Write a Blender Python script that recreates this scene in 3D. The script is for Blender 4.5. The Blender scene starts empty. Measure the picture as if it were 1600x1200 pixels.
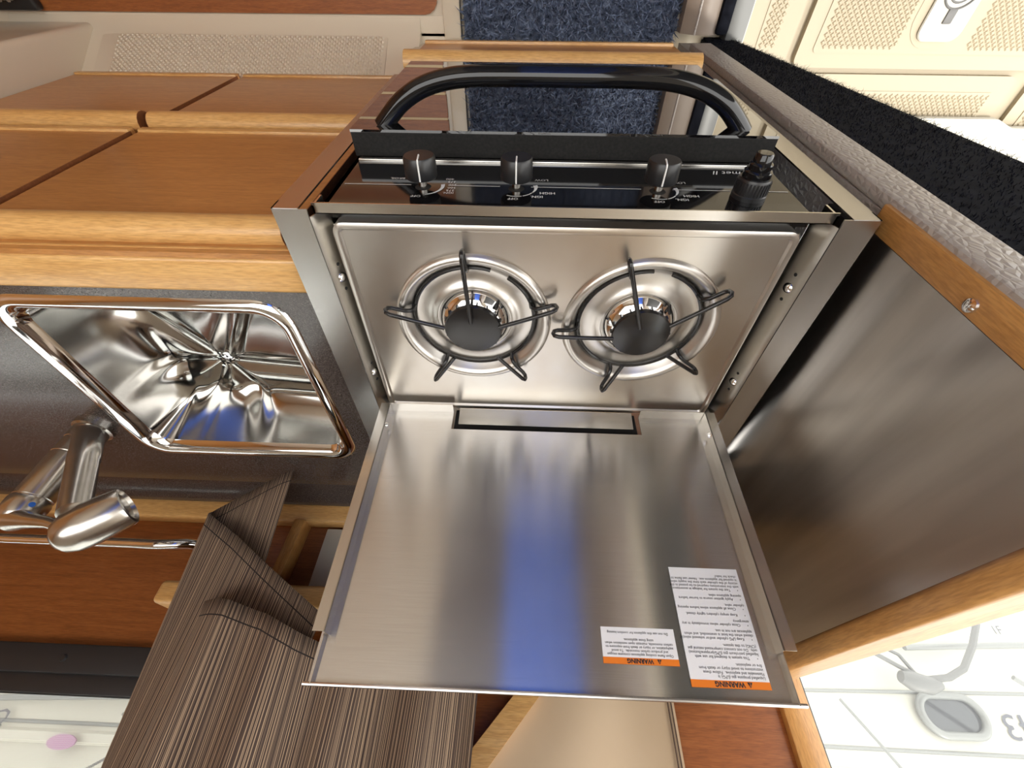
import bpy, bmesh, math, random
import numpy as np
from mathutils import Vector, Matrix
random.seed(7); np.random.seed(7)
SC = bpy.context.scene
C = SC.collection
PI = math.pi

# ------------------------------------------------------------------ camera (held upside down, 14 mm-equivalent lens)
F_PX, PITCH, ROLL, YAW = 653.74, 0.736735, 0.048740, 0.028727
CAM_POS = Vector((0.03872, -0.20768, 0.40254))
def set_camera():
    cy, sy = math.cos(YAW), math.sin(YAW)
    f0, r0, u0 = Vector((sy, cy, 0)), Vector((cy, -sy, 0)), Vector((0, 0, 1))
    f = math.cos(PITCH) * f0 - math.sin(PITCH) * u0
    u = math.sin(PITCH) * f0 + math.cos(PITCH) * u0
    r = math.cos(ROLL) * r0 + math.sin(ROLL) * u
    u2 = -math.sin(ROLL) * r0 + math.cos(ROLL) * u
    r, u2 = -r, -u2                                   # camera rolled by half a turn
    m = Matrix(((r.x, u2.x, -f.x, CAM_POS.x), (r.y, u2.y, -f.y, CAM_POS.y),
                (r.z, u2.z, -f.z, CAM_POS.z), (0, 0, 0, 1)))
    cd = bpy.data.cameras.new('camera'); co = bpy.data.objects.new('camera', cd)
    C.objects.link(co); co.matrix_world = m
    cd.sensor_fit = 'HORIZONTAL'; cd.sensor_width = 36.0; cd.lens = 36.0 * F_PX / 1600.0
    cd.clip_start = 0.01; cd.clip_end = 200
    SC.camera = co
set_camera()

# ------------------------------------------------------------------ world, sun, exposure
w = bpy.data.worlds.new('sky'); SC.world = w; w.use_nodes = True
bg = w.node_tree.nodes['Background']
bg.inputs['Color'].default_value = (1.0, 0.985, 0.95, 1); bg.inputs['Strength'].default_value = 2.6
sd = bpy.data.lights.new('sun', 'SUN'); so = bpy.data.objects.new('sun', sd); C.objects.link(so)
sd.energy = 1.6; sd.angle = math.radians(1.5); sd.color = (1.0, 0.95, 0.86)
so.rotation_euler = Vector((0.25, -0.06, -0.95)).to_track_quat('-Z', 'Y').to_euler()
SC.view_settings.view_transform = 'Standard'
SC.view_settings.look = 'None'
SC.view_settings.gamma = 1.0
SC.view_settings.use_curve_mapping = False
SC.view_settings.exposure = 0.68
SC.cycles.use_denoising = True
SC.cycles.max_bounces = 8
SC.cycles.diffuse_bounces = 5
SC.cycles.caustics_reflective = False
SC.cycles.caustics_refractive = False
SC.cycles.sample_clamp_indirect = 6.0

# ------------------------------------------------------------------ materials
M = {}
def srgb(r, g, b):
    f = lambda c: (c / 255) / 12.92 if c <= 10 else (((c / 255) + 0.055) / 1.055) ** 2.4
    return (f(r), f(g), f(b), 1)
class NT:
    def __init__(s, name):
        m = bpy.data.materials.new(name); m.use_nodes = True; M[name] = m
        s.m = m; s.t = m.node_tree; s.n = s.t.nodes; s.l = s.t.links; s.b = s.n['Principled BSDF']
    def node(s, typ, **kw):
        n = s.n.new(typ)
        for k, v in kw.items():
            if k in n.inputs: n.inputs[k].default_value = v
            else: setattr(n, k, v)
        return n
    def link(s, a, ao, b, bi): s.l.new(a.outputs[ao], b.inputs[bi])
    def coord(s, kind='Object', scale=(1, 1, 1)):
        tc = s.node('ShaderNodeTexCoord'); mp = s.node('ShaderNodeMapping')
        mp.inputs['Scale'].default_value = scale; s.link(tc, kind, mp, 'Vector'); return mp
    def ramp(s, stops):
        r = s.node('ShaderNodeValToRGB'); e = r.color_ramp.elements
        while len(e) < len(stops): e.new(0.5)
        for el, (p, c) in zip(e, stops): el.position = p; el.color = c
        return r
def pset(b, **kw):
    for k, v in kw.items(): b.inputs[k.replace('_', ' ')].default_value = v

def plain(name, col, rough=0.5, metal=0.0, **kw):
    q = NT(name); pset(q.b, Base_Color=col, Roughness=rough, Metallic=metal, **kw); return q
def noisy(name, c1, c2, scale, rough=0.5, bump=0.0, stretch=(1, 1, 1), metal=0.0, dist=0.002, **kw):
    q = plain(name, c1, rough, metal, **kw)
    mp = q.coord('Object', stretch); n = q.node('ShaderNodeTexNoise', Scale=scale, Detail=6.0)
    q.link(mp, 'Vector', n, 'Vector'); r = q.ramp([(0.3, c1), (0.7, c2)]); q.link(n, 'Fac', r, 'Fac')
    q.link(r, 'Color', q.b, 'Base Color')
    if bump:
        bp = q.node('ShaderNodeBump', Strength=bump, Distance=dist); q.link(n, 'Fac', bp, 'Height'); q.link(bp, 'Normal', q.b, 'Normal')
    return q
def wood(name, c1, c2, c3, stretch, rough=0.32, scale=9):
    q = plain(name, c1, rough); mp = q.coord('Object', stretch)
    n1 = q.node('ShaderNodeTexNoise', Scale=scale, Detail=8.0, Roughness=0.65, Distortion=0.6)
    n2 = q.node('ShaderNodeTexNoise', Scale=scale * 6, Detail=3.0)
    q.link(mp, 'Vector', n1, 'Vector'); q.link(mp, 'Vector', n2, 'Vector')
    r = q.ramp([(0.25, c1), (0.52, c2), (0.8, c3)]); q.link(n1, 'Fac', r, 'Fac')
    mx = q.node('ShaderNodeMix', data_type='RGBA', blend_type='MULTIPLY'); mx.inputs[0].default_value = 0.5
    r2 = q.ramp([(0.35, (0.55, 0.5, 0.45, 1)), (0.6, (1, 1, 1, 1))]); q.link(n2, 'Fac', r2, 'Fac')
    q.l.new(r.outputs['Color'], mx.inputs[6]); q.l.new(r2.outputs['Color'], mx.inputs[7])
    q.l.new(mx.outputs[2], q.b.inputs['Base Color'])
    bp = q.node('ShaderNodeBump', Strength=0.06, Distance=0.001); q.link(n2, 'Fac', bp, 'Height'); q.link(bp, 'Normal', q.b, 'Normal')
    pset(q.b, Coat_Weight=0.25, Coat_Roughness=0.18)
    return q
wood('cherry', (0.36, 0.150, 0.038, 1), (0.48, 0.215, 0.060, 1), (0.56, 0.280, 0.090, 1), (1.2, 9, 16))
wood('cherry_red', (0.20, 0.06, 0.014, 1), (0.29, 0.09, 0.022, 1), (0.36, 0.125, 0.035, 1), (1.2, 9, 16))
wood('maple', (0.55, 0.29, 0.09, 1), (0.66, 0.38, 0.135, 1), (0.74, 0.46, 0.19, 1), (1.2, 12, 16), 0.35)
wood('maple_depth', (0.50, 0.25, 0.075, 1), (0.60, 0.32, 0.105, 1), (0.68, 0.39, 0.15, 1), (12, 1.2, 12), 0.4)
wood('maple_upright', (0.46, 0.22, 0.06, 1), (0.55, 0.28, 0.085, 1), (0.62, 0.34, 0.115, 1), (12, 12, 1.5), 0.4)
wood('ply_edge', (0.16, 0.05, 0.014, 1), (0.22, 0.075, 0.022, 1), (0.30, 0.11, 0.035, 1), (2, 30, 30), 0.6)
wood('teak', (0.19, 0.055, 0.012, 1), (0.29, 0.09, 0.02, 1), (0.37, 0.13, 0.035, 1), (1.5, 16, 16), 0.45)

def steel(name, col, rough, aniso=0.75, rot=0.0, streak=0.0, sscale=(3, 3, 3), wear_or_sheen=None, wscale=(1, 1, 1)):
    q = plain(name, col, rough, 1.0); pset(q.b, Anisotropic=aniso, Anisotropic_Rotation=rot)
    tg = q.node('ShaderNodeTangent', direction_type='UV_MAP'); tg.uv_map = 'UVMap'; q.link(tg, 'Tangent', q.b, 'Tangent')
    mp = q.coord('Object', sscale); n = q.node('ShaderNodeTexNoise', Scale=4.0, Detail=5.0); q.link(mp, 'Vector', n, 'Vector')
    mr = q.node('ShaderNodeMapRange'); mr.inputs['To Min'].default_value = max(rough - 0.03, 0.02); mr.inputs['To Max'].default_value = rough + 0.03
    q.link(n, 'Fac', mr, 'Value'); q.link(mr, 'Result', q.b, 'Roughness')
    if wear_or_sheen:
        mp3 = q.coord('Object', wscale); n3 = q.node('ShaderNodeTexNoise', Scale=3.0, Detail=4.0); q.link(mp3, 'Vector', n3, 'Vector')
        r3 = q.ramp([(0.35, col), (0.72, wear_or_sheen)]); q.link(n3, 'Fac', r3, 'Fac'); q.link(r3, 'Color', q.b, 'Base Color')
    if streak:
        mp2 = q.coord('Object', (1, 1, 1)); mp2.inputs['Scale'].default_value = (4, 500, 500)
        n2 = q.node('ShaderNodeTexNoise', Scale=1.0, Detail=2.0); q.link(mp2, 'Vector', n2, 'Vector')
        bp = q.node('ShaderNodeBump', Strength=streak, Distance=0.0006); q.link(n2, 'Fac', bp, 'Height'); q.link(bp, 'Normal', q.b, 'Normal')
    return q
steel('steel_lid', (0.63, 0.615, 0.60, 1), 0.21, 0.97, 0.0, wear_or_sheen=(0.575, 0.56, 0.545, 1), wscale=(7, 7, 600))
steel('steel_hob', (0.62, 0.60, 0.57, 1), 0.30, 0.6, 0.0, wear_or_sheen=(0.50, 0.43, 0.35, 1), wscale=(2.2, 1.6, 2))
steel('steel_panel', (0.44, 0.415, 0.39, 1), 0.30, 0.8, 0.0, wear_or_sheen=(0.62, 0.59, 0.55, 1), wscale=(1, 0.8, 9))  # lighter bands painted in as streaky highlights along the partition sheet
steel('steel_trim', (0.52, 0.505, 0.49, 1), 0.26, 0.4)
plain('steel_smooth', (0.66, 0.64, 0.60, 1), 0.24, 1.0)
plain('steel_bowl', (0.60, 0.575, 0.54, 1), 0.33, 1.0)
plain('chrome', (0.82, 0.82, 0.82, 1), 0.06, 1.0)
plain('sink_steel', (0.55, 0.535, 0.51, 1), 0.12, 1.0)
noisy('nickel', (0.50, 0.47, 0.43, 1), (0.56, 0.53, 0.49, 1), 40, 0.24, metal=1.0)
plain('black_gloss', (0.006, 0.006, 0.007, 1), 0.07)
plain('black_plastic', (0.014, 0.014, 0.015, 1), 0.35)
noisy('black_dusty', (0.006, 0.006, 0.006, 1), (0.016, 0.015, 0.014, 1), 300, 0.5, Specular_IOR_Level=0.25)
plain('oven_glass', (0.006, 0.006, 0.007, 1), 0.015, Specular_IOR_Level=1.0, Coat_Weight=1.0, Coat_Roughness=0.01, Coat_IOR=2.2)
plain('enamel_black', (0.012, 0.011, 0.011, 1), 0.22)
plain('dark_void', (0.012, 0.011, 0.010, 1), 0.9)
plain('white_print', (0.72, 0.72, 0.70, 1), 0.5)
plain('label_white', (0.80, 0.80, 0.82, 1), 0.4)
plain('label_orange', (0.78, 0.20, 0.015, 1), 0.4)
plain('label_ink', (0.02, 0.02, 0.025, 1), 0.5)
plain('gelcoat', (0.62, 0.54, 0.42, 1), 0.28, Coat_Weight=0.3)
plain('gelcoat_matte', (0.60, 0.52, 0.405, 1), 0.5)
plain('gelcoat_bright', (0.345, 0.29, 0.20, 1), 0.5)
plain('headliner', (0.66, 0.60, 0.50, 1), 0.7)
plain('white_board', (0.44, 0.42, 0.37, 1), 0.5)
plain('flake', (0.25, 0.18, 0.10, 1), 0.8)
plain('hull_white', (0.40, 0.38, 0.33, 1), 0.5)
plain('smoked_glass', (0.03, 0.032, 0.04, 1), 0.08)
plain('registration_ink', (0.06, 0.06, 0.08, 1), 0.5)
plain('badge_violet', (0.30, 0.17, 0.26, 1), 0.5)
plain('cable_grey', (0.10, 0.097, 0.095, 1), 0.5)
plain('cable_light', (0.17, 0.17, 0.165, 1), 0.4, 0.2)
plain('window_frame_black', (0.018, 0.018, 0.020, 1), 0.5)
plain('outlet_white', (0.50, 0.48, 0.42, 1), 0.4)
plain('holly', (0.62, 0.48, 0.28, 1), 0.5)
plain('blue_dot', (0.02, 0.12, 0.5, 1), 0.4)
plain('blue_cloth', (0.09, 0.20, 0.78, 1), 0.85)
noisy('tan_vinyl', (0.50, 0.36, 0.22, 1), (0.56, 0.42, 0.28, 1), 5, 0.65)
plain('reflection_grey', (0.22, 0.205, 0.215, 1), 0.5)
plain('reflection_dark', (0.05, 0.048, 0.048, 1), 0.5)
plain('stitch_dark', (0.10, 0.06, 0.04, 1), 0.8)

def vinyl():
    q = plain('grey_vinyl', (0.32, 0.285, 0.255, 1), 0.45); mp = q.coord('Object', (1, 1, 0.7))
    v = q.node('ShaderNodeTexVoronoi', Scale=135.0); v.feature = 'DISTANCE_TO_EDGE'; q.link(mp, 'Vector', v, 'Vector')
    bp = q.node('ShaderNodeBump', Strength=0.7, Distance=0.003); q.link(v, 'Distance', bp, 'Height'); q.link(bp, 'Normal', q.b, 'Normal')
vinyl()
plain('brown_vinyl', (0.21, 0.165, 0.13, 1), 0.45)
noisy('navy_pile', (0.003, 0.0035, 0.006, 1), (0.009, 0.010, 0.015, 1), 60, 0.95, Specular_IOR_Level=0.1)
noisy('backlit_pile', (0.05, 0.05, 0.04, 1), (0.12, 0.12, 0.09, 1), 60, 0.95)  # paler than the jamb pile: backlight on the fringe is in the colour
def carpet_mat():
    q = plain('blue_pile', (0.05, 0.075, 0.15, 1), 0.9)
    mp = q.coord('Object', (1, 1, 1)); n = q.node('ShaderNodeTexNoise', Scale=90.0, Detail=3.0); q.link(mp, 'Vector', n, 'Vector')
    r = q.ramp([(0.3, (0.06, 0.08, 0.13, 1)), (0.5, (0.14, 0.175, 0.265, 1)), (0.75, (0.30, 0.35, 0.46, 1))]); q.link(n, 'Fac', r, 'Fac')
    q.link(r, 'Color', q.b, 'Base Color')
carpet_mat()
def counter_mat():
    q = plain('counter_dark', (0.06, 0.05, 0.045, 1), 0.22); mp = q.coord('Object')
    n = q.node('ShaderNodeTexNoise', Scale=700.0, Detail=2.0); q.link(mp, 'Vector', n, 'Vector')
    r = q.ramp([(0.35, (0.035, 0.027, 0.024, 1)), (0.6, (0.075, 0.06, 0.054, 1)), (0.78, (0.17, 0.14, 0.125, 1))]); q.link(n, 'Fac', r, 'Fac')
    q.link(r, 'Color', q.b, 'Base Color'); pset(q.b, Coat_Weight=0.4, Coat_Roughness=0.12)
counter_mat()
def stripe_mat():
    q = plain('striped_cloth', (0.1, 0.07, 0.055, 1), 0.9)
    tc = q.node('ShaderNodeTexCoord'); sx = q.node('ShaderNodeSeparateXYZ'); q.link(tc, 'UV', sx, 'Vector')
    def math_(op, a, b=None, av=None):
        m = q.node('ShaderNodeMath', operation=op)
        if a is not None: q.l.new(a, m.inputs[0])
        if b is not None: m.inputs[1].default_value = b
        return m.outputs[0]
    u = sx.outputs['X']; v = sx.outputs['Y']
    n = q.node('ShaderNodeTexNoise', Scale=1.0, Detail=1.0); n.noise_dimensions = '1D'
    q.l.new(math_('MULTIPLY', u, 260.0), n.inputs['W'])
    fine = q.node('ShaderNodeTexNoise', Scale=1.0, Detail=0.0); fine.noise_dimensions = '1D'
    q.l.new(math_('MULTIPLY', u, 620.0), fine.inputs['W'])
    r = q.ramp([(0.44, (0.052, 0.032, 0.025, 1)), (0.54, (0.095, 0.062, 0.046, 1)), (0.62, (0.40, 0.28, 0.18, 1))])
    mixv = q.node('ShaderNodeMath', operation='MULTIPLY_ADD'); q.link(fine, 'Fac', mixv, 0); mixv.inputs[1].default_value = 0.75
    q.l.new(math_('MULTIPLY', n.outputs['Fac'], 0.3), mixv.inputs[2]); q.link(mixv, 'Value', r, 'Fac')
    # sewn hem line a little above the lower edge (v = metres from the hem)
    d = math_('ABSOLUTE', math_('SUBTRACT', v, 0.020)); lt = math_('LESS_THAN', d, 0.0009)
    mx = q.node('ShaderNodeMix', data_type='RGBA'); q.l.new(lt, mx.inputs[0]); q.l.new(r.outputs['Color'], mx.inputs[6])
    mx.inputs[7].default_value = (0.02, 0.014, 0.012, 1); q.l.new(mx.outputs[2], q.b.inputs['Base Color'])
    w_ = q.node('ShaderNodeTexNoise', Scale=900.0, Detail=1.0); q.link(tc, 'UV', w_, 'Vector')
    bp = q.node('ShaderNodeBump', Strength=0.25, Distance=0.001); q.link(w_, 'Fac', bp, 'Height'); q.link(bp, 'Normal', q.b, 'Normal')
stripe_mat()
def pane_mat(name, tint, gloss, haze=0.0):
    m = bpy.data.materials.new(name); m.use_nodes = True; M[name] = m; t = m.node_tree; t.nodes.clear()
    o = t.nodes.new('ShaderNodeOutputMaterial'); tr = t.nodes.new('ShaderNodeBsdfTransparent'); tr.inputs['Color'].default_value = tint
    gl = t.nodes.new('ShaderNodeBsdfGlossy'); gl.inputs['Roughness'].default_value = 0.02; mx = t.nodes.new('ShaderNodeMixShader')
    mx.inputs[0].default_value = gloss; t.links.new(tr.outputs[0], mx.inputs[1]); t.links.new(gl.outputs[0], mx.inputs[2])
    t.links.new(mx.outputs[0], o.inputs['Surface'])
pane_mat('window_pane', (0.95, 0.97, 0.96, 1), 0.04)
def screen_mat():
    m = bpy.data.materials.new('insect_mesh'); m.use_nodes = True; M['insect_mesh'] = m; t = m.node_tree; t.nodes.clear()
    o = t.nodes.new('ShaderNodeOutputMaterial'); tr = t.nodes.new('ShaderNodeBsdfTransparent'); df = t.nodes.new('ShaderNodeBsdfDiffuse')
    df.inputs['Color'].default_value = (0.35, 0.35, 0.33, 1); tc = t.nodes.new('ShaderNodeTexCoord'); s = t.nodes.new('ShaderNodeSeparateXYZ')
    t.links.new(tc.outputs['Object'], s.inputs[0])
    def frac(out):
        a = t.nodes.new('ShaderNodeMath'); a.operation = 'MULTIPLY'; a.inputs[1].default_value = 420.0; t.links.new(out, a.inputs[0])
        b = t.nodes.new('ShaderNodeMath'); b.operation = 'FRACT'; t.links.new(a.outputs[0], b.inputs[0])
        c = t.nodes.new('ShaderNodeMath'); c.operation = 'LESS_THAN'; c.inputs[1].default_value = 0.16; t.links.new(b.outputs[0], c.inputs[0]); return c.outputs[0]
    mx_ = t.nodes.new('ShaderNodeMath'); mx_.operation = 'MAXIMUM'; t.links.new(frac(s.outputs['X']), mx_.inputs[0]); t.links.new(frac(s.outputs['Z']), mx_.inputs[1])
    mx = t.nodes.new('ShaderNodeMixShader'); t.links.new(mx_.outputs[0], mx.inputs[0]); t.links.new(tr.outputs[0], mx.inputs[1]); t.links.new(df.outputs[0], mx.inputs[2])
    t.links.new(mx.outputs[0], o.inputs['Surface'])
screen_mat()

# ------------------------------------------------------------------ mesh helpers (all coordinates are world metres; hob surface is z = 0)
ORG = {}
class MB:
    """collects shapes in world coordinates, then becomes one mesh object"""
    def __init__(s): s.v = []; s.f = []; s.mi = []; s.uv = None; s.sm = []
    def add(s, vs, fs, mi=0, smooth=False):
        o = len(s.v); s.v += [tuple(p) for p in vs]
        for f in fs: s.f.append(tuple(i + o for i in f)); s.mi.append(mi); s.sm.append(smooth)
        return s
    def bm(s, b, mi=0, smooth=False):
        b.verts.index_update()
        return s.add([v.co[:] for v in b.verts], [[v.index for v in f.verts] for f in b.faces], mi, smooth)
    def box(s, x0, x1, y0, y1, z0, z1, bev=0.0, mi=0, seg=2, rot=None):
        b = bmesh.new(); bmesh.ops.create_cube(b, size=1.0)
        for v in b.verts: v.co = Vector(((x0 + x1) / 2 + v.co.x * (x1 - x0), (y0 + y1) / 2 + v.co.y * (y1 - y0), (z0 + z1) / 2 + v.co.z * (z1 - z0)))
        if bev: bmesh.ops.bevel(b, geom=b.edges[:], offset=bev, segments=seg, affect='EDGES', profile=0.5)
        if rot:
            c, ax, an = rot; bmesh.ops.rotate(b, cent=Vector(c), matrix=Matrix.Rotation(an, 3, ax), verts=b.verts[:])
        s.bm(b, mi, bool(bev)); b.free(); return s
    def prism(s, poly, d, mi=0, bev=0.0):
        """poly: list of 3-D points (planar); d: extrusion vector"""
        b = bmesh.new(); vs = [b.verts.new(p) for p in poly]; f = b.faces.new(vs)
        r = bmesh.ops.extrude_face_region(b, geom=[f])
        bmesh.ops.translate(b, vec=Vector(d), verts=[g for g in r['geom'] if isinstance(g, bmesh.types.BMVert)])
        bmesh.ops.recalc_face_normals(b, faces=b.faces[:])
        if bev: bmesh.ops.bevel(b, geom=b.edges[:], offset=bev, segments=2, affect='EDGES')
        s.bm(b, mi, bool(bev)); b.free(); return s
    def tube(s, path, r, n=12, mi=0, cap=True, closed=False):
        P = [Vector(p) for p in path]; R = r if isinstance(r, (list, tuple)) else [r] * len(P)
        m = len(P); rings = []; prev = None
        for i in range(m):
            t = (P[(i + 1) % m] - P[i - 1]) if closed else (P[min(i + 1, m - 1)] - P[max(i - 1, 0)])
            t.normalize()
            a = prev - t * prev.dot(t) if prev is not None else (Vector((0, 0, 1)).cross(t) if abs(t.z) < 0.95 else Vector((1, 0, 0)).cross(t))
            a.normalize(); b = t.cross(a); prev = a
            rings.append([P[i] + (a * math.cos(2 * PI * k / n) + b * math.sin(2 * PI * k / n)) * R[i] for k in range(n)])
        vs = [p for q in rings for p in q]; fs = []
        for i in range(m if closed else m - 1):
            j = (i + 1) % m
            for k in range(n): fs.append((i * n + k, i * n + (k + 1) % n, j * n + (k + 1) % n, j * n + k))
        s.add(vs, fs, mi, True)
        if cap and not closed:
            s.add(rings[0], [tuple(range(n))[::-1]], mi); s.add(rings[-1], [tuple(range(n))], mi)
        return s
    def lathe(s, prof, o, axis=(0, 0, 1), n=40, mi=0, smooth=True, ang=(0, 2 * PI)):
        """prof: (radius, height) pairs along axis from o"""
        ax = Vector(axis).normalized(); a = ax.orthogonal().normalized(); b = ax.cross(a); o = Vector(o)
        vs = []; fs = []; m = len(prof)
        for k in range(n):
            t = 2 * PI * k / n; d = a * math.cos(t) + b * math.sin(t)
            vs += [o + ax * h + d * r for r, h in prof]
        for k in range(n):
            j = (k + 1) % n
            for i in range(m - 1):
                q = (k * m + i, j * m + i, j * m + i + 1, k * m + i + 1); fs.append(q)
        return s.add(vs, fs, mi, smooth)
    def text(s, body, o, xdir, ydir, size, mi=0, lift=0.0003, align='LEFT', shear=0.0, spacing=1.0, bold=0.0, xs=1.0):
        cu = bpy.data.curves.new('t', 'FONT'); cu.body = body; cu.size = size; cu.align_x = align; cu.shear = shear
        cu.space_line = spacing; cu.resolution_u = 2; cu.offset = bold
        ob = bpy.data.objects.new('t', cu); C.objects.link(ob); dg = bpy.context.evaluated_depsgraph_get(); dg.update()
        me = ob.evaluated_get(dg).to_mesh(); X = Vector(xdir); Y = Vector(ydir); N = X.cross(Y)
        s.add([Vector(o) + X * v.co.x * xs + Y * v.co.y + N * lift for v in me.vertices], [tuple(p.vertices) for p in me.polygons], mi)
        ob.evaluated_get(dg).to_mesh_clear(); bpy.data.objects.remove(ob); bpy.data.curves.remove(cu); return s
    def build(s, name, mats, parent=None, uvs=None, weld=True, normals=True):
        if isinstance(mats, str): mats = [mats]
        V = np.array(s.v, float)
        if parent is None:
            lo, hi = V.min(0), V.max(0); org = Vector(((lo[0] + hi[0]) / 2, (lo[1] + hi[1]) / 2, lo[2]))
        else: org = ORG[parent.name]
        V = V - np.array(org[:]); me = bpy.data.meshes.new(name); me.from_pydata(V.tolist(), [], s.f)
        for m in mats: me.materials.append(M[m])
        me.polygons.foreach_set('material_index', s.mi); me.polygons.foreach_set('use_smooth', s.sm); me.update()
        if normals:
            b = bmesh.new(); b.from_mesh(me)
            bmesh.ops.remove_doubles(b, verts=b.verts[:], dist=1e-6) if weld else None
            bmesh.ops.recalc_face_normals(b, faces=b.faces[:]); b.to_mesh(me); b.free()
        uvl = me.uv_layers.new(name='UVMap')
        if uvs is None:
            nl = len(me.loops); vi = np.empty(nl, int); me.loops.foreach_get('vertex_index', vi)
            co = np.empty(len(me.vertices) * 3); me.vertices.foreach_get('co', co); co = co.reshape(-1, 3)[vi]
            nrm = np.empty(len(me.polygons) * 3); me.polygons.foreach_get('normal', nrm); nrm = nrm.reshape(-1, 3)
            tot = np.empty(len(me.polygons), int); me.polygons.foreach_get('loop_total', tot); ax = np.repeat(np.abs(nrm).argmax(1), tot)
            U = np.where(ax == 1, co[:, 2], co[:, 1]); W = np.where(ax == 0, co[:, 2], co[:, 0])
            uvl.data.foreach_set('uv', np.stack([U, W], 1).ravel())
        else:
            vi = np.empty(len(me.loops), int); me.loops.foreach_get('vertex_index', vi); uvl.data.foreach_set('uv', np.array(uvs)[vi].ravel())
        ob = bpy.data.objects.new(name, me); C.objects.link(ob)
        if parent is None: ob.location = org; ORG[ob.name] = org
        else: ob.parent = parent; ORG[ob.name] = org
        try: me.set_sharp_from_angle(angle=math.radians(38))
        except Exception: pass
        return ob
def tag(o, label, cat, group=None, kind=None):
    o['label'] = label; o['category'] = cat
    if group: o['group'] = group
    if kind: o['kind'] = kind
    return o
def struct(o, label=None):
    o['kind'] = 'structure'
    if label: o['label'] = label
    return o
def thing(name, loc, label, cat, group=None):
    o = bpy.data.objects.new(name, None); o.empty_display_size = 0.05; C.objects.link(o); o.location = loc; ORG[o.name] = Vector(loc)
    return tag(o, label, cat, group)
def arc(c, r, a0, a1, n, fx, fy):
    return [Vector(c) + Vector(fx) * r * math.cos(a0 + (a1 - a0) * i / n) + Vector(fy) * r * math.sin(a0 + (a1 - a0) * i / n) for i in range(n + 1)]
def smooth(pts, k=5):
    P = [Vector(p) for p in pts]; P = [P[0] * 2 - P[1]] + P + [P[-1] * 2 - P[-2]]; out = []
    for i in range(1, len(P) - 2):
        for j in range(k):
            t = j / k; a, b, c, d = P[i - 1], P[i], P[i + 1], P[i + 2]
            out.append(0.5 * (2 * b + (c - a) * t + (2 * a - 5 * b + 4 * c - d) * t * t + (3 * b - a - 3 * c + d) * t ** 3))
    return out + [P[-2]]
def rrect(x0, x1, y0, y1, r, n=5):
    p = []
    for cx, cy, a in ((x1 - r, y1 - r, 0), (x0 + r, y1 - r, PI / 2), (x0 + r, y0 + r, PI), (x1 - r, y0 + r, 1.5 * PI)):
        p += [(cx + r * math.cos(a + PI / 2 * i / n), cy + r * math.sin(a + PI / 2 * i / n)) for i in range(n + 1)]
    return p

FLOOR = -0.88
ZK_ = -0.97
XR = 1.09       # right-hand moulded column
# ================================================================== SETTING
# ---- floor: moulded liner with inset teak-and-holly boards
fl = MB()
fl.box(0.205, 1.75, -1.75, -0.03, FLOOR - 0.03, FLOOR - 0.004, 0.0)
fl.box(-0.47, 0.32, -1.75, 0.30, FLOOR - 0.06, FLOOR - 0.022); fl.box(0.205, 0.40, -0.03, 0.10, FLOOR - 0.03, FLOOR + 0.001)
fl.box(0.205, 0.245, -1.75, -0.02, FLOOR - 0.03, FLOOR + 0.004, 0.003)        # rim beside the carpet well
fl.box(0.245, 1.75, -0.062, -0.025, FLOOR - 0.03, FLOOR + 0.001, 0.0)
floor = struct(fl.build('floor', 'gelcoat'), 'cream moulded cabin sole')
y = -0.064
for i in range(22):
    y1 = y - 0.052; b = MB(); z0, z1 = FLOOR - 0.003, FLOOR + 0.004
    if i == 0:
        r = 0.03; poly = [(1.75, y, z1), (1.75, y1, z1), (0.255, y1, z1), (0.255, y - r, z1)] + [(0.255 + r - r * math.cos(t), y - r + r * math.sin(t), z1) for t in (0.4, 0.8, 1.2, PI / 2)]
        b.prism(poly, (0, 0, -0.007))
    else: b.box(0.255, 1.75, y1, y, z0, z1, 0.0008, seg=1)
    b.build('plank', 'teak', floor)
    h = MB().box(0.257, 1.75, y1 - 0.0055, y1, z0, z1 - 0.0004); h.build('holly_strip', 'holly', floor)
    y = y1 - 0.0055

# ---- plinth below the doors with moulded nonskid, right-hand column
pl = MB()
pl.prism([(0.30, 0.060, -0.752), (0.30, 0.036, -0.752), (0.30, -0.034, FLOOR + 0.012), (0.30, -0.06, FLOOR), (0.30, 0.045, FLOOR)], (XR + 0.2 - 0.30, 0, 0))
pl = struct(pl.build('trim_1', 'gelcoat'), 'cream moulded plinth under the doors')
ns = MB()
def on_plinth(x, t, off=0.0015):
    a, b_ = Vector((x, 0.036, -0.752)), Vector((x, -0.034, FLOOR + 0.012)); n = Vector((0, -0.86, 0.51)) 
    return a.lerp(b_, t) + n * off
pts = rrect(0.375, XR - 0.02, 0.02, 0.90, 0.05)
ns.prism([on_plinth(px_, t) for px_, t in [(x, min(max((v), 0), 1)) for x, v in [(p[0], p[1]) for p in rrect(0.375, XR - 0.03, 0.03, 0.88, 0.03)]]], (0, 0.002, -0.0008))
nsp = ns.build('nonskid_panel', 'gelcoat_matte', pl)
col = MB(); col.box(XR, XR + 0.5, -0.045, 0.06, FLOOR, -0.02, 0.012, seg=4)
struct(col.build('wall_right', 'gelcoat'), 'cream moulded column beside the lower doors')

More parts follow.
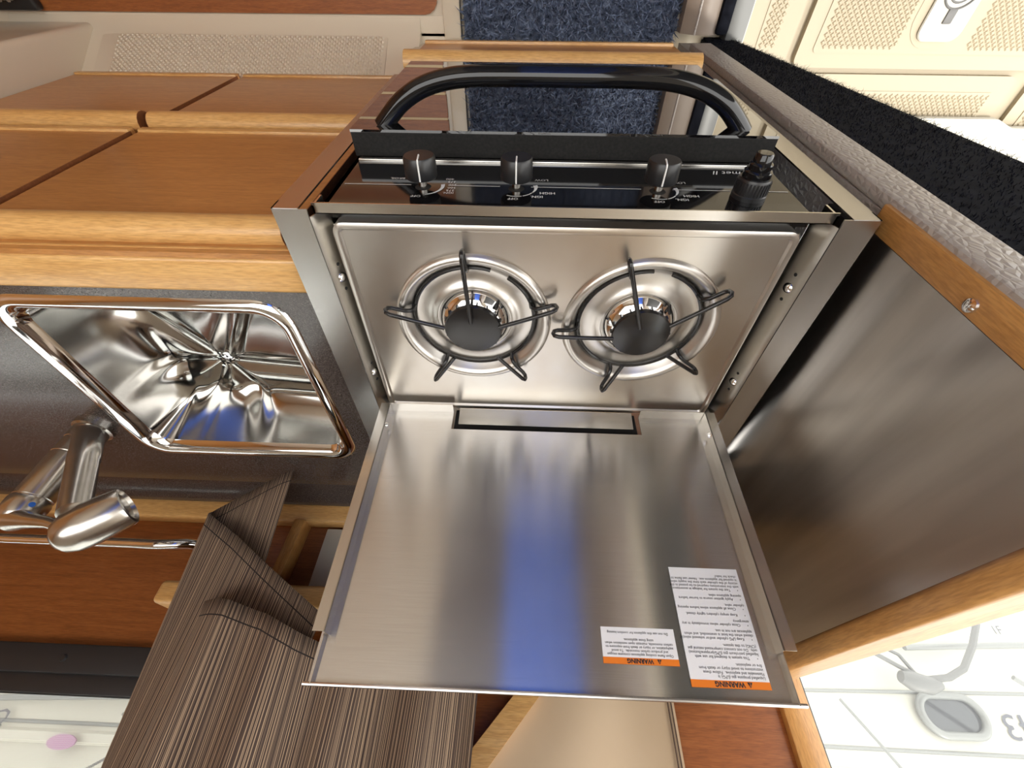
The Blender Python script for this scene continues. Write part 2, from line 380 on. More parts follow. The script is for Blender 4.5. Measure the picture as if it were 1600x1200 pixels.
# ---- back wall (hull side): wood below the right-hand window, upright panels behind the lid
YB = 0.655
wb = MB()
wb.box(0.05, 1.75, YB, YB + 0.03, -0.10, 0.275, 0.0)
wb.box(-0.05, 0.16, YB - 0.004, YB + 0.03, 0.275, 1.0)
wb.box(-0.45, 0.06, YB + 0.02, YB + 0.03, -0.10, 1.0)
wall_back = struct(wb.build('wall_back', 'cherry_red'), 'reddish wood lining on the hull side')
MB().box(-0.405, -0.215, YB, YB + 0.02, -0.1, 1.0).build('wood_panel', 'cherry_red', wall_back)
MB().box(-0.445, -0.400, YB - 0.012, YB + 0.02, -0.1, 1.0, 0.004).build('window_post', 'maple_upright', wall_back)
v = MB()
NX, NZ = 24, 40
vs = []; fs = []
for i in range(NX + 1):
    for j in range(NZ + 1):
        z = 0.0 + 0.9 * j / NZ; x = -0.222 + (0.020 + max(0.0, z - 0.345) * 0.85 + 0.222) * i / NX
        vs.append((x, YB - 0.020 - 0.007 * math.sin(i / NX * 7.0) * math.cos(j / NZ * 5 + i * 0.12), z))
for i in range(NX):
    for j in range(NZ): a = i * (NZ + 1) + j; fs.append((a, a + NZ + 1, a + NZ + 2, a + 1))
v.add(vs, fs, 0, True); tv = v.build('vinyl_lining', 'tan_vinyl', wall_back)
for xo in (-0.212, -0.217):
    MB().tube([(xo, YB - 0.0215, 0.0 + 0.05 * k) for k in range(18)], 0.0011, 6).build('seam', 'stitch_dark', tv)
MB().prism([(-0.008, YB - 0.036, 0.318), (0.022, YB - 0.036, 0.306), (0.164, YB - 0.036, 0.464), (0.138, YB - 0.036, 0.486)], (0, 0.02, 0)).build('slanted_batten', 'maple', wall_back)
# maple bead along the counter back, shelf rail, small divider
MB().box(-0.30, 1.75, 0.625, YB, -0.02, 0.048, 0.006, seg=3).build('bead', 'maple', wall_back)
MB().box(0.10, 0.655, 0.565, YB, 0.185, 0.222, 0.008, seg=3).build('shelf_rail', 'maple', wall_back)
MB().box(0.475, 0.497, 0.615, YB, 0.046, 0.19, 0.003, rot=((0.486, 0.63, 0.1), 'Y', 0.05)).build('divider', 'maple_upright', wall_back)
MB().box(0.30, 0.475, 0.652, YB + 0.002, 0.05, 0.186).build('recess_back', 'ply_edge', wall_back)

# ---- windows in the hull side
def window(name, x0, x1, z0, z1, fr, y, screen=False):
    f = MB()
    f.box(x0 - fr, x1 + fr, y - 0.012, y + 0.02, z0 - fr, z0, 0.003); f.box(x0 - fr, x1 + fr, y - 0.012, y + 0.02, z1, z1 + fr, 0.003)
    f.box(x0 - fr, x0, y - 0.012, y + 0.02, z0, z1, 0.003); f.box(x1, x1 + fr, y - 0.012, y + 0.02, z0, z1, 0.003)
    o = struct(f.build(name, 'window_frame_black'))
    MB().box(x0 - 0.004, x1 + 0.004, y + 0.010, y + 0.014, z0 - 0.004, z1 + 0.004).build('pane', 'window_pane', o)
    if screen: MB().box(x0 - 0.004, x1 + 0.004, y + 0.0005, y + 0.001, z0 - 0.004, z1 + 0.004).build('insect_screen', 'insect_mesh', o)
    return o
w1 = window('window_1', 0.20, 1.70, 0.345, 0.95, 0.035, YB, True); w1['label'] = 'black framed screened window above the counter'
MB().box(0.165, 1.735, YB - 0.022, YB - 0.010, 0.276, 0.318, 0.003).build('frame_sill', 'window_frame_black', w1)
for x in (0.80, 1.20): MB().lathe([(0, -0.003), (0.004, -0.003), (0.006, 0.0)], (x, YB - 0.022, 0.297), (0, 1, 0), 12).build('screw', 'window_frame_black', w1)
w2 = window('window_2', -1.70, -0.452, 0.06, 0.95, 0.007, YB + 0.01); w2['label'] = 'window beyond the steel-clad partition'

# ---- partition left of the stove: core, steel sheet, maple edging, vinyl and pile-lined door jamb
wl = MB(); wl.box(-0.345, -0.3125, -0.018, YB, FLOOR, 0.279)
wall_left = struct(wl.build('wall_left', 'grey_vinyl'), 'low partition left of the stove')
MB().box(-0.3125, -0.3105, 0.0, YB - 0.02, -0.06, 0.28).build('steel_sheet', 'steel_panel', wall_left)
MB().box(-0.3104, -0.2965, 0.0, 0.60, -0.07, -0.012).build('filler_strip', 'dark_void', wall_left)  # dark strip added to close a bright slit beside the trim
me_ = MB().box(-0.328, -0.308, -0.027, -0.001, -0.012, 0.30, 0.002).build('front_edging', 'maple_upright', wall_left)
MB().lathe([(0, 0.0035), (0.003, 0.0032), (0.0055, 0.0018), (0.006, 0)], (-0.308, -0.010, 0.127), (1, 0, 0), 20).build('screw', 'chrome', me_)
MB().box(-0.352, -0.306, -0.03, YB - 0.02, 0.279, 0.303, 0.007, seg=4).build('top_edging', 'maple_depth', wall_left)
jm = MB(); jm.box(-0.360, -0.3125, -0.032, -0.018, FLOOR + 0.09, 0.279, 0.004)
jm.build('vinyl_jamb', 'grey_vinyl', wall_left)
pj = MB()
pj.prism([(-0.357, -0.026, 0.279), (-0.357, -0.026, FLOOR + 0.10), (-0.372, -0.026, FLOOR - 0.04), (-0.428, -0.026, FLOOR - 0.04), (-0.44, -0.026, -0.86), (-0.533, -0.026, -0.12), (-0.583, -0.026, 0.279)], (0, 0.02, 0), bev=0.004)
pj.build('pile_jamb', 'navy_pile', wall_left)
# raised sill running towards the camera at the foot of the jamb
sl = MB(); sl.prism([(-0.300, -1.7, FLOOR), (-0.300, -1.7, FLOOR + 0.035), (-0.325, -1.7, FLOOR + 0.055), (-0.355, -1.7, FLOOR + 0.06), (-0.375, -1.7, FLOOR + 0.05), (-0.375, -1.7, FLOOR)], (0, 1.66, 0))
sill = struct(sl.build('trim_2', 'brown_vinyl'), 'brown vinyl-covered door sill')
MB().tube([(-0.327, -1.7, FLOOR + 0.0555), (-0.327, -0.04, FLOOR + 0.0555)], 0.0025, 8).build('piping', 'grey_vinyl', sill)
MB().box(-0.40, -0.372, -1.7, -0.04, FLOOR - 0.03, FLOOR + 0.062, 0.008).build('pile_edge', 'navy_pile', sill)
MB().box(-0.455, -0.41, -1.7, -0.02, FLOOR - 0.06, FLOOR + 0.02, 0.006).build('track', 'cable_light', sill)
def pyramids(name, inside, origin, ex, ey, nrm, w, h, pitch, ht, mat, parent):
    vs = []; fs = []; ex, ey, nrm, o = Vector(ex), Vector(ey), Vector(nrm), Vector(origin)
    for i in range(int(w / pitch * 2) + 1):
        for j in range(int(h / pitch * 2) + 1):
            if (i + j) % 2: continue
            u, v_ = i * pitch / 2, j * pitch / 2
            if not inside(u, v_): continue
            r = pitch * 0.42; k = len(vs)
            for a_, b_, c_ in ((r, 0, 0), (0, r, 0), (-r, 0, 0), (0, -r, 0), (r * .45, 0, ht), (0, r * .45, ht), (-r * .45, 0, ht), (0, -r * .45, ht)): vs.append(o + ex * (u + a_) + ey * (v_ + b_) + nrm * c_)
            fs += [(k + 4, k + 5, k + 6, k + 7)] + [(k + q, k + (q + 1) % 4, k + 4 + (q + 1) % 4, k + 4 + q) for q in range(4)]
    m = MB().add(vs, fs, 0, False); o_ = m.build(name, mat, parent, normals=False, weld=False); o_['kind'] = 'stuff'; return o_
def tufts(name, pts, nrm, h, wd, mat, parent=None, spread=0.5):
    n = len(pts); pts = np.array(pts); d = np.array(nrm, float) + np.random.normal(0, spread, (n, 3)); d /= np.linalg.norm(d, axis=1)[:, None]
    hh = h * np.random.uniform(0.6, 1.2, n)[:, None]; s = np.cross(d, np.random.normal(0, 1, (n, 3))); s /= np.linalg.norm(s, axis=1)[:, None]
    bend = np.random.normal(0, 0.25, (n, 3)) * hh
    V = np.stack([pts - s * wd, pts + s * wd, pts + d * hh * 0.6 + s * wd * 0.8 + bend * .3, pts + d * hh * 0.6 - s * wd * 0.8 + bend * .3, pts + d * hh + bend], 1).reshape(-1, 3)
    i = np.arange(n)[:, None] * 5
    mb = MB(); mb.v = V.tolist(); mb.f = [tuple(q) for q in (i + np.array([0, 1, 2, 3])).tolist()] + [tuple(q) for q in (i + np.array([3, 2, 4])).tolist()]
    mb.mi = [0] * len(mb.f); mb.sm = [False] * len(mb.f)
    return mb.build(name, mat, parent, normals=False)
pa, pb = on_plinth(0.375, 0.05), on_plinth(0.375, 0.86); pv = (pb - pa)
pyramids('nonskid_bumps', lambda u, v_: 0.01 < u < (XR - 0.06 - 0.375), pa, (1, 0, 0), pv.normalized(), (0, -0.86, 0.51), XR - 0.07 - 0.375, pv.length, 0.0120, 0.0038, 'gelcoat_matte', nsp)
# fringe of pile along the free edge of the jamb
n = 9000; t = np.random.uniform(0, 1, n); zz = -0.90 + t * 1.17; xx = -0.436 - (zz + 0.86) * 0.1255
fp = np.stack([xx + np.random.uniform(-0.003, 0.012, n), np.random.uniform(-0.028, -0.006, n), zz], 1)
ob = tufts('pile_fringe', fp, (-1, -0.35, 0.0), 0.007, 0.00028, 'backlit_pile', wall_left, 0.5); ob['kind'] = 'stuff'
n = 9000; u = np.random.uniform(0, 1, n); zz = np.random.uniform(-0.86, 0.27, n); x1_ = -0.436 - (zz + 0.86) * 0.1255
fp = np.stack([-0.360 + (x1_ + 0.360) * u, np.full(n, -0.026), zz], 1)
ob = tufts('pile_nap', fp, (0, -1, -0.3), 0.0035, 0.0005, 'navy_pile', wall_left, 0.5); ob['kind'] = 'stuff'

# ---- cabin shell out of view (ceiling with guessed hatch shaped to light the cabin, far side)
ce = MB(); ZC = 1.02; CXL = -0.62; HX0, HX1, HY0_, HY1_ = -0.25, 1.25, -1.15, -0.16
ce.box(CXL, 1.75, HY1_, 0.70, ZC, ZC + 0.03); ce.box(CXL, 1.75, -1.48, HY0_, ZC, ZC + 0.03)
ce.box(CXL, HX0, HY0_, HY1_, ZC, ZC + 0.03); ce.box(HX1, 1.75, HY0_, HY1_, ZC, ZC + 0.03)
struct(ce.build('ceiling', 'headliner'), 'cream headliner with unseen hatch opening sized for the cabin light')
wf = MB(); wf.box(0.42, 1.75, -1.50, -1.45, FLOOR, ZC); wf.box(-0.50, -0.22, -1.50, -1.45, FLOOR, ZC)
wfo = struct(wf.build('wall_front', 'headliner'), 'opposite cabin side')
MB().box(-0.22, 0.42, -1.50, -1.45, FLOOR, ZC).build('grey_reflection_panel', 'reflection_grey', wfo)  # grey panel added out of view as a grey band in the lid reflection
wj = MB(); wj.box(-0.42, -0.38, -1.45, -0.75, FLOOR, ZC); struct(wj.build('wall_doorway', 'headliner'), 'cabin wall behind the door opening')  # unseen wall, placed and kept cream to mirror as a bright stripe
dj = MB(); dj.prism([(-0.425, -0.76, ZK_ + 0.08), (-1.15, -0.62, ZK_ + 0.08), (-1.15, -0.62, 0.92), (-0.425, -0.76, 0.92)], (0.006, -0.03, 0)); struct(dj.build('dark_reflection_panel', 'reflection_dark'), 'unseen dark panel added to darken the lid reflection')  # added out of view so the lid mirrors a dark band
we = MB(); we.box(1.75, 1.78, -1.80, 0.70, FLOOR, ZC); struct(we.build('wall_end', 'cherry'))

# ================================================================== COCKPIT beyond the door opening
ZK = -0.93; LX, LY = -0.93, -0.105
ck = MB(); ck.box(-2.4, -0.46, -1.8, 0.65, ZK - 0.04, ZK - 0.012)
ckf = struct(ck.build('floor_cockpit', 'gelcoat_bright'), 'cream moulded cockpit sole in daylight')
def kpanel(x0, x1, y0, y1, r, zt, name):
    b = MB(); b.prism([(px_, py_, zt) for px_, py_ in rrect(x0, x1, y0, y1, r)], (0, 0, -(zt - ZK + 0.02)), bev=0.0)
    p = b.build(name, 'gelcoat_bright', ckf)
    c = MB(); c.prism([(px_, py_, zt + 0.002) for px_, py_ in rrect(x0 + 0.035, x1 - 0.035, y0 + 0.035, y1 - 0.030, max(r - 0.01, 0.008))], (0, 0, -0.004))
    c_ = c.build('nonskid_panel', 'gelcoat_bright', p); xa, xb, ya = max(x0 + 0.045, -1.65), x1 - 0.045, max(y0 + 0.045, -0.40)
    if y1 - 0.04 - ya > 0.02: pyramids('nonskid_bumps', lambda u, v_: not (abs(xa + u - LX) < 0.082 and abs(ya + v_ - LY) < 0.110), (xa, ya, zt + 0.002), (1, 0, 0), (0, 1, 0), (0, 0, 1), xb - xa, y1 - 0.042 - ya, 0.0145, 0.0026, 'gelcoat_bright', c_)
    return p
hatch = kpanel(-2.2, -0.62, -1.5, 0.035, 0.02, ZK + 0.004, 'hatch_panel')
kpanel(-0.60, -0.48, -1.5, 0.035, 0.02, ZK + 0.0, 'side_panel')
kpanel(-1.20, -0.55, 0.048, 0.30, 0.02, ZK, 'rear_panel'); kpanel(-2.2, -1.24, 0.048, 0.30, 0.02, ZK, 'rear_panel')
ltc = thing('hatch_latch', (-0.93, -0.10, ZK + 0.006), 'white flush-mounted hatch latch with chrome ring pull in the cream cockpit sole', 'latch')
lx, ly, lz = -0.93, -0.105, ZK + 0.006
def rrp(cx, cy, hx, hy, r, z, rot=0.0):
    c_, s_ = math.cos(rot), math.sin(rot)
    return [(cx + px_ * c_ - py_ * s_, cy + px_ * s_ + py_ * c_, z) for px_, py_ in rrect(-hx, hx, -hy, hy, r, 8)]
MB().prism(rrp(lx, ly, 0.072, 0.10, 0.06, lz + 0.001), (0, 0, -0.004)).build('surround', 'gelcoat_bright', ltc)
MB().prism(rrp(lx, ly, 0.050, 0.085, 0.022, lz + 0.007), (0, 0, -0.006), bev=0.0015).build('plate', 'white_board', ltc)
rg = MB(); rg.tube(arc((lx, ly - 0.012, lz + 0.008), 0.038, 0, 2 * PI, 32, (1, 0, 0), (0, 1, 0))[:-1], 0.0022, 8, closed=True)
rg.box(lx - 0.010, lx + 0.010, ly + 0.026, ly + 0.052, lz + 0.006, lz + 0.0105, 0.002); rg.build('ring_pull', 'cable_grey', ltc)
MB().lathe([(0, 0.003), (0.022, 0.0035), (0.026, 0.007), (0.028, 0.0072), (0.029, 0.006)], (lx, ly - 0.012, lz + 0.001), (0, 0, 1), 28).build('finger_cup', 'cable_grey', ltc)
wbd = MB(); wbd.prism([(-0.80, 0.135, ZK + 0.03), (-1.20, 0.135, ZK + 0.03), (-1.25, 0.155, ZK + 0.03), (-1.9, 0.155, ZK + 0.03), (-1.9, 0.60, ZK + 0.03), (-0.80, 0.60, ZK + 0.03)], (0, 0, -0.018))
board = tag(wbd.build('white_board', 'white_board'), 'white flat board with dirt flakes lying on the cream cockpit sole', 'board')
fk = MB()
for k in range(40):
    x, y_ = random.uniform(-1.85, -0.85), random.uniform(0.16, 0.50); s_ = random.uniform(0.002, 0.007); a = random.uniform(0, PI)
    fk.prism([(x + s_ * math.cos(a + q), y_ + 0.5 * s_ * math.sin(a + q * 1.3), ZK + 0.0312) for q in (0, 1.5, 3.0, 4.6)], (0, 0, -0.001))
fkb = fk.build('dirt_flakes', 'flake', board); fkb['kind'] = 'stuff'

# ================================================================== COUNTER, CABINET, SINK, FAUCET
CX0, CX1 = 0.286, 1.75
SX0, SX1, SY0, SY1 = 0.338, 0.705, 0.112, 0.440
ct = MB()
zt, zb = -0.002, -0.03
for a in ((CX0, CX1, 0.088, SY0 - 0.0003), (CX0, CX1, SY1 + 0.0003, 0.56), (CX0, SX0 - 0.0003, SY0 - 0.0003, SY1 + 0.0003), (SX1 + 0.0003, CX1, SY0 - 0.0003, SY1 + 0.0003)):
    ct.box(a[0], a[1], a[2], a[3], zb, zt)
ct.prism([(-0.30, 0.556, zb), (-0.30, 0.556, zt), (-0.30, 0.572, zt + 0.002), (-0.30, 0.585, zt + 0.009), (-0.30, 0.60, zt + 0.017), (-0.30, 0.615, zt + 0.018), (-0.30, 0.626, zt + 0.010), (-0.30, 0.626, zb)], (CX1 + 0.30, 0, 0))
ct.box(-0.30, CX0, 0.43, 0.56, zb, zt)
counter = tag(ct.build('countertop', 'counter_dark'), 'dark speckled countertop with raised back edge around the sink', 'countertop')
MB().box(CX0, CX1, 0.0437, 0.0885, -0.030, 0.001, 0.005, seg=3).build('front_rail', 'maple', counter)

MB().box(CX0, CX1, 0.037, 0.0435, -0.030, -0.0005).build('rail_face', 'cherry', counter)
MB().box(CX0, CX1, 0.0362, 0.0372, -0.0115, -0.0085).build('rail_bead', 'maple', counter)

cab = thing('galley_cabinet', (0.7, 0.3, FLOOR), 'cherry wood galley cabinet under the sink with four maple-edged doors', 'cabinet')
cb = MB(); cb.box(0.305, XR - 0.004, 0.044, 0.62, -0.722, -0.62); cb.box(0.305, 0.325, 0.044, 0.62, -0.62, -0.031); cb.box(0.305, XR - 0.004, 0.60, 0.62, -0.62, -0.031)
cb.box(0.305, XR - 0.004, 0.044, 0.06, -0.62, -0.031); cb.build('body', 'cherry', cab)
def door(x0, x1, z0, z1):
    d = MB().box(x0, x1, 0.030, 0.043, z0 + 0.010, z1 - 0.02).build('door', 'cherry', cab)
    prof = [(0.030 + 0.0185 * math.cos(t), z1 - 0.0185 + 0.0185 * math.sin(t)) for t in [PI * 0.12 + i * (PI * 1.42) / 12 for i in range(13)]] + [(0.043, z1 - 0.032), (0.043, z1 - 0.006)]
    bn = MB().prism([(x0, p[0], p[1]) for p in prof], (x1 - x0, 0, 0))
    for xe in (x0 - 0.0008, x1): bn.prism([(xe, p[0], p[1]) for p in prof], (0.0008, 0, 0), mi=1)
    bn.build('bullnose_grip', ['maple', 'ply_edge'], d)
    MB().box(x0, x1, 0.026, 0.043, z0, z0 + 0.015, 0.002).build('bottom_strip', 'maple', d)
    MB().box(x0 - 0.0012, x0 + 0.0002, 0.0295, 0.042, z0 + 0.011, z1 - 0.03).build('edge_band', 'ply_edge', d)
XG = 0.700
GP = 0.008
for (z0, z1) in ((-0.372, -0.018), (-0.748, -0.386)):
    door(0.308, XG - GP, z0, z1); door(XG + GP, XR - 0.005, z0, z1)

snk = thing('sink', (0.52, 0.28, -0.16), 'polished stainless steel rectangular sink with radiating ribs set in the dark countertop', 'sink')
N = 110
def bowl_xy(i, j):
    return SX0 + (SX1 - SX0) * i / N, SY0 + (SY1 - SY0) * j / N
HX, HY = 0.575, 0.325
def bowl_z(x, y):
    R = 0.04
    dx = min(x - SX0, SX1 - x); dy = min(y - SY0, SY1 - y)
    if dx < R and dy < R: d = R - math.hypot(R - dx, R - dy)
    else: d = min(dx, dy)
    wall = max(d, 0) / 0.060
    zf = -0.112 + 0.014 * min(math.hypot(x - HX, y - HY) / 0.25, 1)
    r = math.hypot(x - HX, y - HY); th = math.atan2(y - HY, x - HX)
    best = 9.0
    for a in RIBS:
        dd = (th - a + PI) % (2 * PI) - PI
        if abs(dd) < PI / 2: best = min(best, abs(r * math.sin(dd)))
    rib = math.exp(-(best / 0.017) ** 2) if r > 0.001 else 1
    zf -= 0.013 * max(rib, math.exp(-(r / 0.03) ** 2)) * min(1, 0.35 + max(d, 0) / 0.08)
    if wall >= 1: return zf
    s_ = wall * wall * (3 - 2 * wall); s_ = 1 - (1 - wall) ** 2.2
    return 0.0 * (1 - s_) + zf * s_
RIBS = [0.03, 0.95, 2.05, 3.10, 4.12, 5.25]
vs = []; fs = []
for i in range(N + 1):
    for j in range(N + 1):
        x, y_ = bowl_xy(i, j); vs.append((x, y_, bowl_z(x, y_)))
for i in range(N):
    for j in range(N):
        a = i * (N + 1) + j; fs.append((a, a + N + 1, a + N + 2, a + 1))
bw = MB().add(vs, fs, 0, True); bowl = bw.build('bowl', 'sink_steel', snk)
rp = MB(); i0 = rrect(SX0 + 0.001, SX1 - 0.001, SY0 + 0.001, SY1 - 0.001, 0.05, 10); o1 = rrect(SX0 - 0.012, SX1 + 0.012, SY0 - 0.012, SY1 + 0.012, 0.055, 10)
rings = []
for k, (ins, z) in enumerate(((0.014, -0.012), (0.010, -0.002), (0.004, 0.004), (-0.002, 0.0055), (-0.007, 0.004), (-0.011, -0.001), (-0.012, -0.003))):
    rings.append([(p[0], p[1], z) for p in rrect(SX0 + ins, SX1 - ins, SY0 + ins, SY1 - ins, 0.036 - ins * 0.6, 10)])
nn = len(rings[0]); vs = [p for r in rings for p in r]; fs = [(a * nn + k, a * nn + (k + 1) % nn, (a + 1) * nn + (k + 1) % nn, (a + 1) * nn + k) for a in range(len(rings) - 1) for k in range(nn)]
rp.add(vs, fs, 0, True); rp.build('rim', 'chrome', snk)
dr = MB(); dr.lathe([(0.0, 0.004), (0.012, 0.003), (0.018, 0.0005), (0.024, 0.002), (0.027, 0.0), (0.028, -0.004)], (HX, HY, -0.125), (0, 0, 1), 28); dr.build('strainer', 'chrome', snk)
for k in range(8): a = 2 * PI * k / 8; MB().lathe([(0, 0.0006), (0.002, 0.0006), (0.002, 0)], (HX + 0.009 * math.cos(a), HY + 0.009 * math.sin(a), -0.1218), (0, 0, 1), 8).build('strainer_hole', 'dark_void', snk)

fa = thing('faucet', (0.783, 0.385, -0.002), 'brushed nickel kitchen faucet with lever and angled spray head beside the sink', 'faucet')
fb = MB(); fx, fy = 0.774, 0.383
fb.lathe([(0, 0), (0.030, 0), (0.030, 0.006), (0.026, 0.008), (0.0255, 0.030), (0.0245, 0.031), (0.0245, 0.033), (0.0255, 0.034), (0.0255, 0.058), (0.0245, 0.059), (0.0245, 0.0605), (0.0255, 0.0615), (0.0255, 0.133), (0.0245, 0.134), (0.0245, 0.136), (0.0, 0.136)], (fx, fy, -0.002), (0, 0, 1), 32)
fb.build('post', 'nickel', fa)
lv = MB(); lv.lathe([(0, 0.136), (0.0255, 0.136), (0.0268, 0.140), (0.0264, 0.157), (0.0235, 0.166), (0.015, 0.172), (0, 0.174)], (fx, fy, -0.002), (0, 0, 1), 32)
lv.tube([(fx - 0.004, fy - 0.004, 0.164), (fx - 0.035, fy - 0.012, 0.169), (fx - 0.075, fy - 0.018, 0.174), (fx - 0.115, fy - 0.022, 0.184), (fx - 0.135, fy - 0.024, 0.192)], [0.018, 0.011, 0.0075, 0.007, 0.006], 14)
lvr = lv.build('lever', 'nickel', fa)
MB().lathe([(0, 0.0012), (0.0035, 0.001), (0.004, 0)], (fx - 0.0225, fy - 0.0135, 0.146), (-0.86, -0.5, 0.1), 14).build('blue_dot', 'blue_dot', lvr)
sp = MB(); sp.tube([(0.765, 0.372, 0.020), (0.742, 0.362, 0.035), (0.708, 0.352, 0.082), (0.707, 0.3515, 0.0835), (0.648, 0.340, 0.168)], [0.0200, 0.0200, 0.0198, 0.0190, 0.0185], 24); sp.build('spout_tube', 'nickel', fa)
hd = MB(); A, B_ = Vector((0.648, 0.345, 0.204)), Vector((0.590, 0.350, 0.150)); D_ = (B_ - A).normalized(); L_ = (B_ - A).length
hd.lathe([(0.0, -0.006), (0.012, -0.004), (0.022, 0.003), (0.0285, 0.016), (0.0305, 0.034), (0.0300, 0.055), (0.0285, L_ - 0.006), (0.0270, L_ - 0.001), (0.0235, L_), (0.0225, L_ - 0.005), (0.0, L_ - 0.005)], A, D_, 32)
hd.build('spray_head', 'nickel', fa)

# chrome grab rail behind the counter
gr = MB(); gy = 0.575
gr.tube(smooth([(1.70, gy, 0.123), (1.0, gy, 0.123), (0.78, gy, 0.123), (0.74, gy, 0.1235), (0.716, gy + 0.0005, 0.1235), (0.700, gy + 0.003, 0.122), (0.682, gy + 0.010, 0.118), (0.668, gy + 0.022, 0.112), (0.655, gy + 0.045, 0.108), (0.648, YB, 0.107)]), 0.0095, 14)
tag(gr.build('grab_rail', 'chrome'), 'long chrome grab rail with bent end fixed to the wood lining behind the counter', 'rail')
ou = thing('outlet_plate', (0.395, 0.645, 0.055), 'off-white electrical outlet plate in the recess behind the curtain and stove lid', 'outlet')
MB().box(0.350, 0.432, 0.640, 0.652, 0.054, 0.178, 0.003).build('plate', 'outlet_white', ou)
MB().box(0.366, 0.398, 0.637, 0.642, 0.080, 0.150, 0.002).build('socket', 'outlet_white', ou)

# ================================================================== STOVE RECESS TRIM
def recess_trim(sx, label, xin, xout, ybk):
    t = thing('recess_trim', (sx * (xin + xout) / 2, 0.1, -0.50), label, 'trim', 'steel trims either side of the stove')
    def bx(m, a, b, *r, **k): m.box(min(sx * a, sx * b), max(sx * a, sx * b), *r, **k)
    m = MB(); bx(m, xin - 0.0005, xout, -0.021, ybk, 0.0115, 0.0130)
    bx(m, xin + 0.008, xout, -0.0215, -0.0195, -0.52, 0.0125); bx(m, xout - 0.0015, xout, -0.0215, ybk, -0.004, 0.0125)
    m.build('flange', 'steel_trim', t)
    m = MB(); m.prism([(sx * xin, -0.012, 0.0125), (sx * (xin - 0.0115), -0.012, -0.016), (sx * (xin - 0.0110), -0.012, -0.0175), (sx * (xin + 0.001), -0.012, 0.0115)], (0, ybk - 0.075, 0)); s_ = m.build('side_plate', 'steel_smooth', t)
    for yy, zz in ((0.065, -0.012), (0.220, -0.012)):
        MB().lathe([(0, 0.003), (0.003, 0.0026), (0.0055, 0.001), (0.006, 0)], (sx * (xin - 0.0060), yy, -0.0020), (-sx, 0, 0.4), 16).build('rivet', 'chrome', s_)
        for d_ in (-0.017, 0.015): MB().lathe([(0, 0.0006), (0.0016, 0.0005), (0.002, 0)], (sx * (xin - 0.0060), yy + d_, -0.0020), (-sx, 0, 0.4), 10).build('rivet_hole', 'dark_void', s_)
    return t
recess_trim(1, 'stainless steel trim strip between the stove and the sink countertop', 0.252, 0.286, 0.412)
recess_trim(-1, 'stainless steel trim strip between the stove and the steel-clad partition', 0.262, 0.296, 0.412)

# ================================================================== STOVE
st = thing('gas_stove', (0, 0.14, -0.78), 'stainless two-burner marine gas stove with black oven door, knobs and raised steel lid', 'stove')
bd = MB(); bd.box(-0.248, 0.248, -0.008, 0.40, -0.50, -0.030); bd.build('body', 'dark_void', st)
HXW, HY0, HY1 = 0.2355, 0.0, 0.288
BUR = [(0.0985, 0.1245), (-0.1035, 0.1245)]
hb = MB(); RH = 0.089
for (cx, cy), (x0, x1) in zip(BUR, ((0.0, HXW), (-HXW, 0.0))):
    angs = sorted(set([2 * PI * k / 64 for k in range(64)] + [math.atan2(yy - cy, xx - cx) % (2 * PI) for xx in (x0, x1) for yy in (HY0, HY1)]))
    inner = []; outer = []
    for a in angs:
        c_, s_ = math.cos(a), math.sin(a); inner.append((cx + RH * c_, cy + RH * s_, 0.0))
        t = min(((x1 - cx) / c_ if c_ > 1e-9 else (x0 - cx) / c_ if c_ < -1e-9 else 9), ((HY1 - cy) / s_ if s_ > 1e-9 else (HY0 - cy) / s_ if s_ < -1e-9 else 9))
        outer.append((cx + t * c_, cy + t * s_, 0.0))
    n = len(angs); hb.add(inner + outer, [(k, n + k, n + (k + 1) % n, (k + 1) % n) for k in range(n)])
edge = rrect(-HXW, HXW, HY0, HY1, 0.008, 6); rr = []
for ins, z in ((0.006, 0.0002), (0.004, 0.003), (0.0005, 0.0035), (-0.0025, 0.002), (-0.003, -0.001), (-0.003, -0.014)):
    rr.append([(p[0], p[1], z) for p in rrect(-HXW + ins, HXW - ins, HY0 + ins, HY1 - ins, max(0.010 - ins, 0.003), 6)])
n = len(rr[0]); hb.add([p for r in rr for p in r], [(a * n + k, a * n + (k + 1) % n, (a + 1) * n + (k + 1) % n, (a + 1) * n + k) for a in range(len(rr) - 1) for k in range(n)], 0, True)
hob = hb.build('hob_plate', 'steel_hob', st)
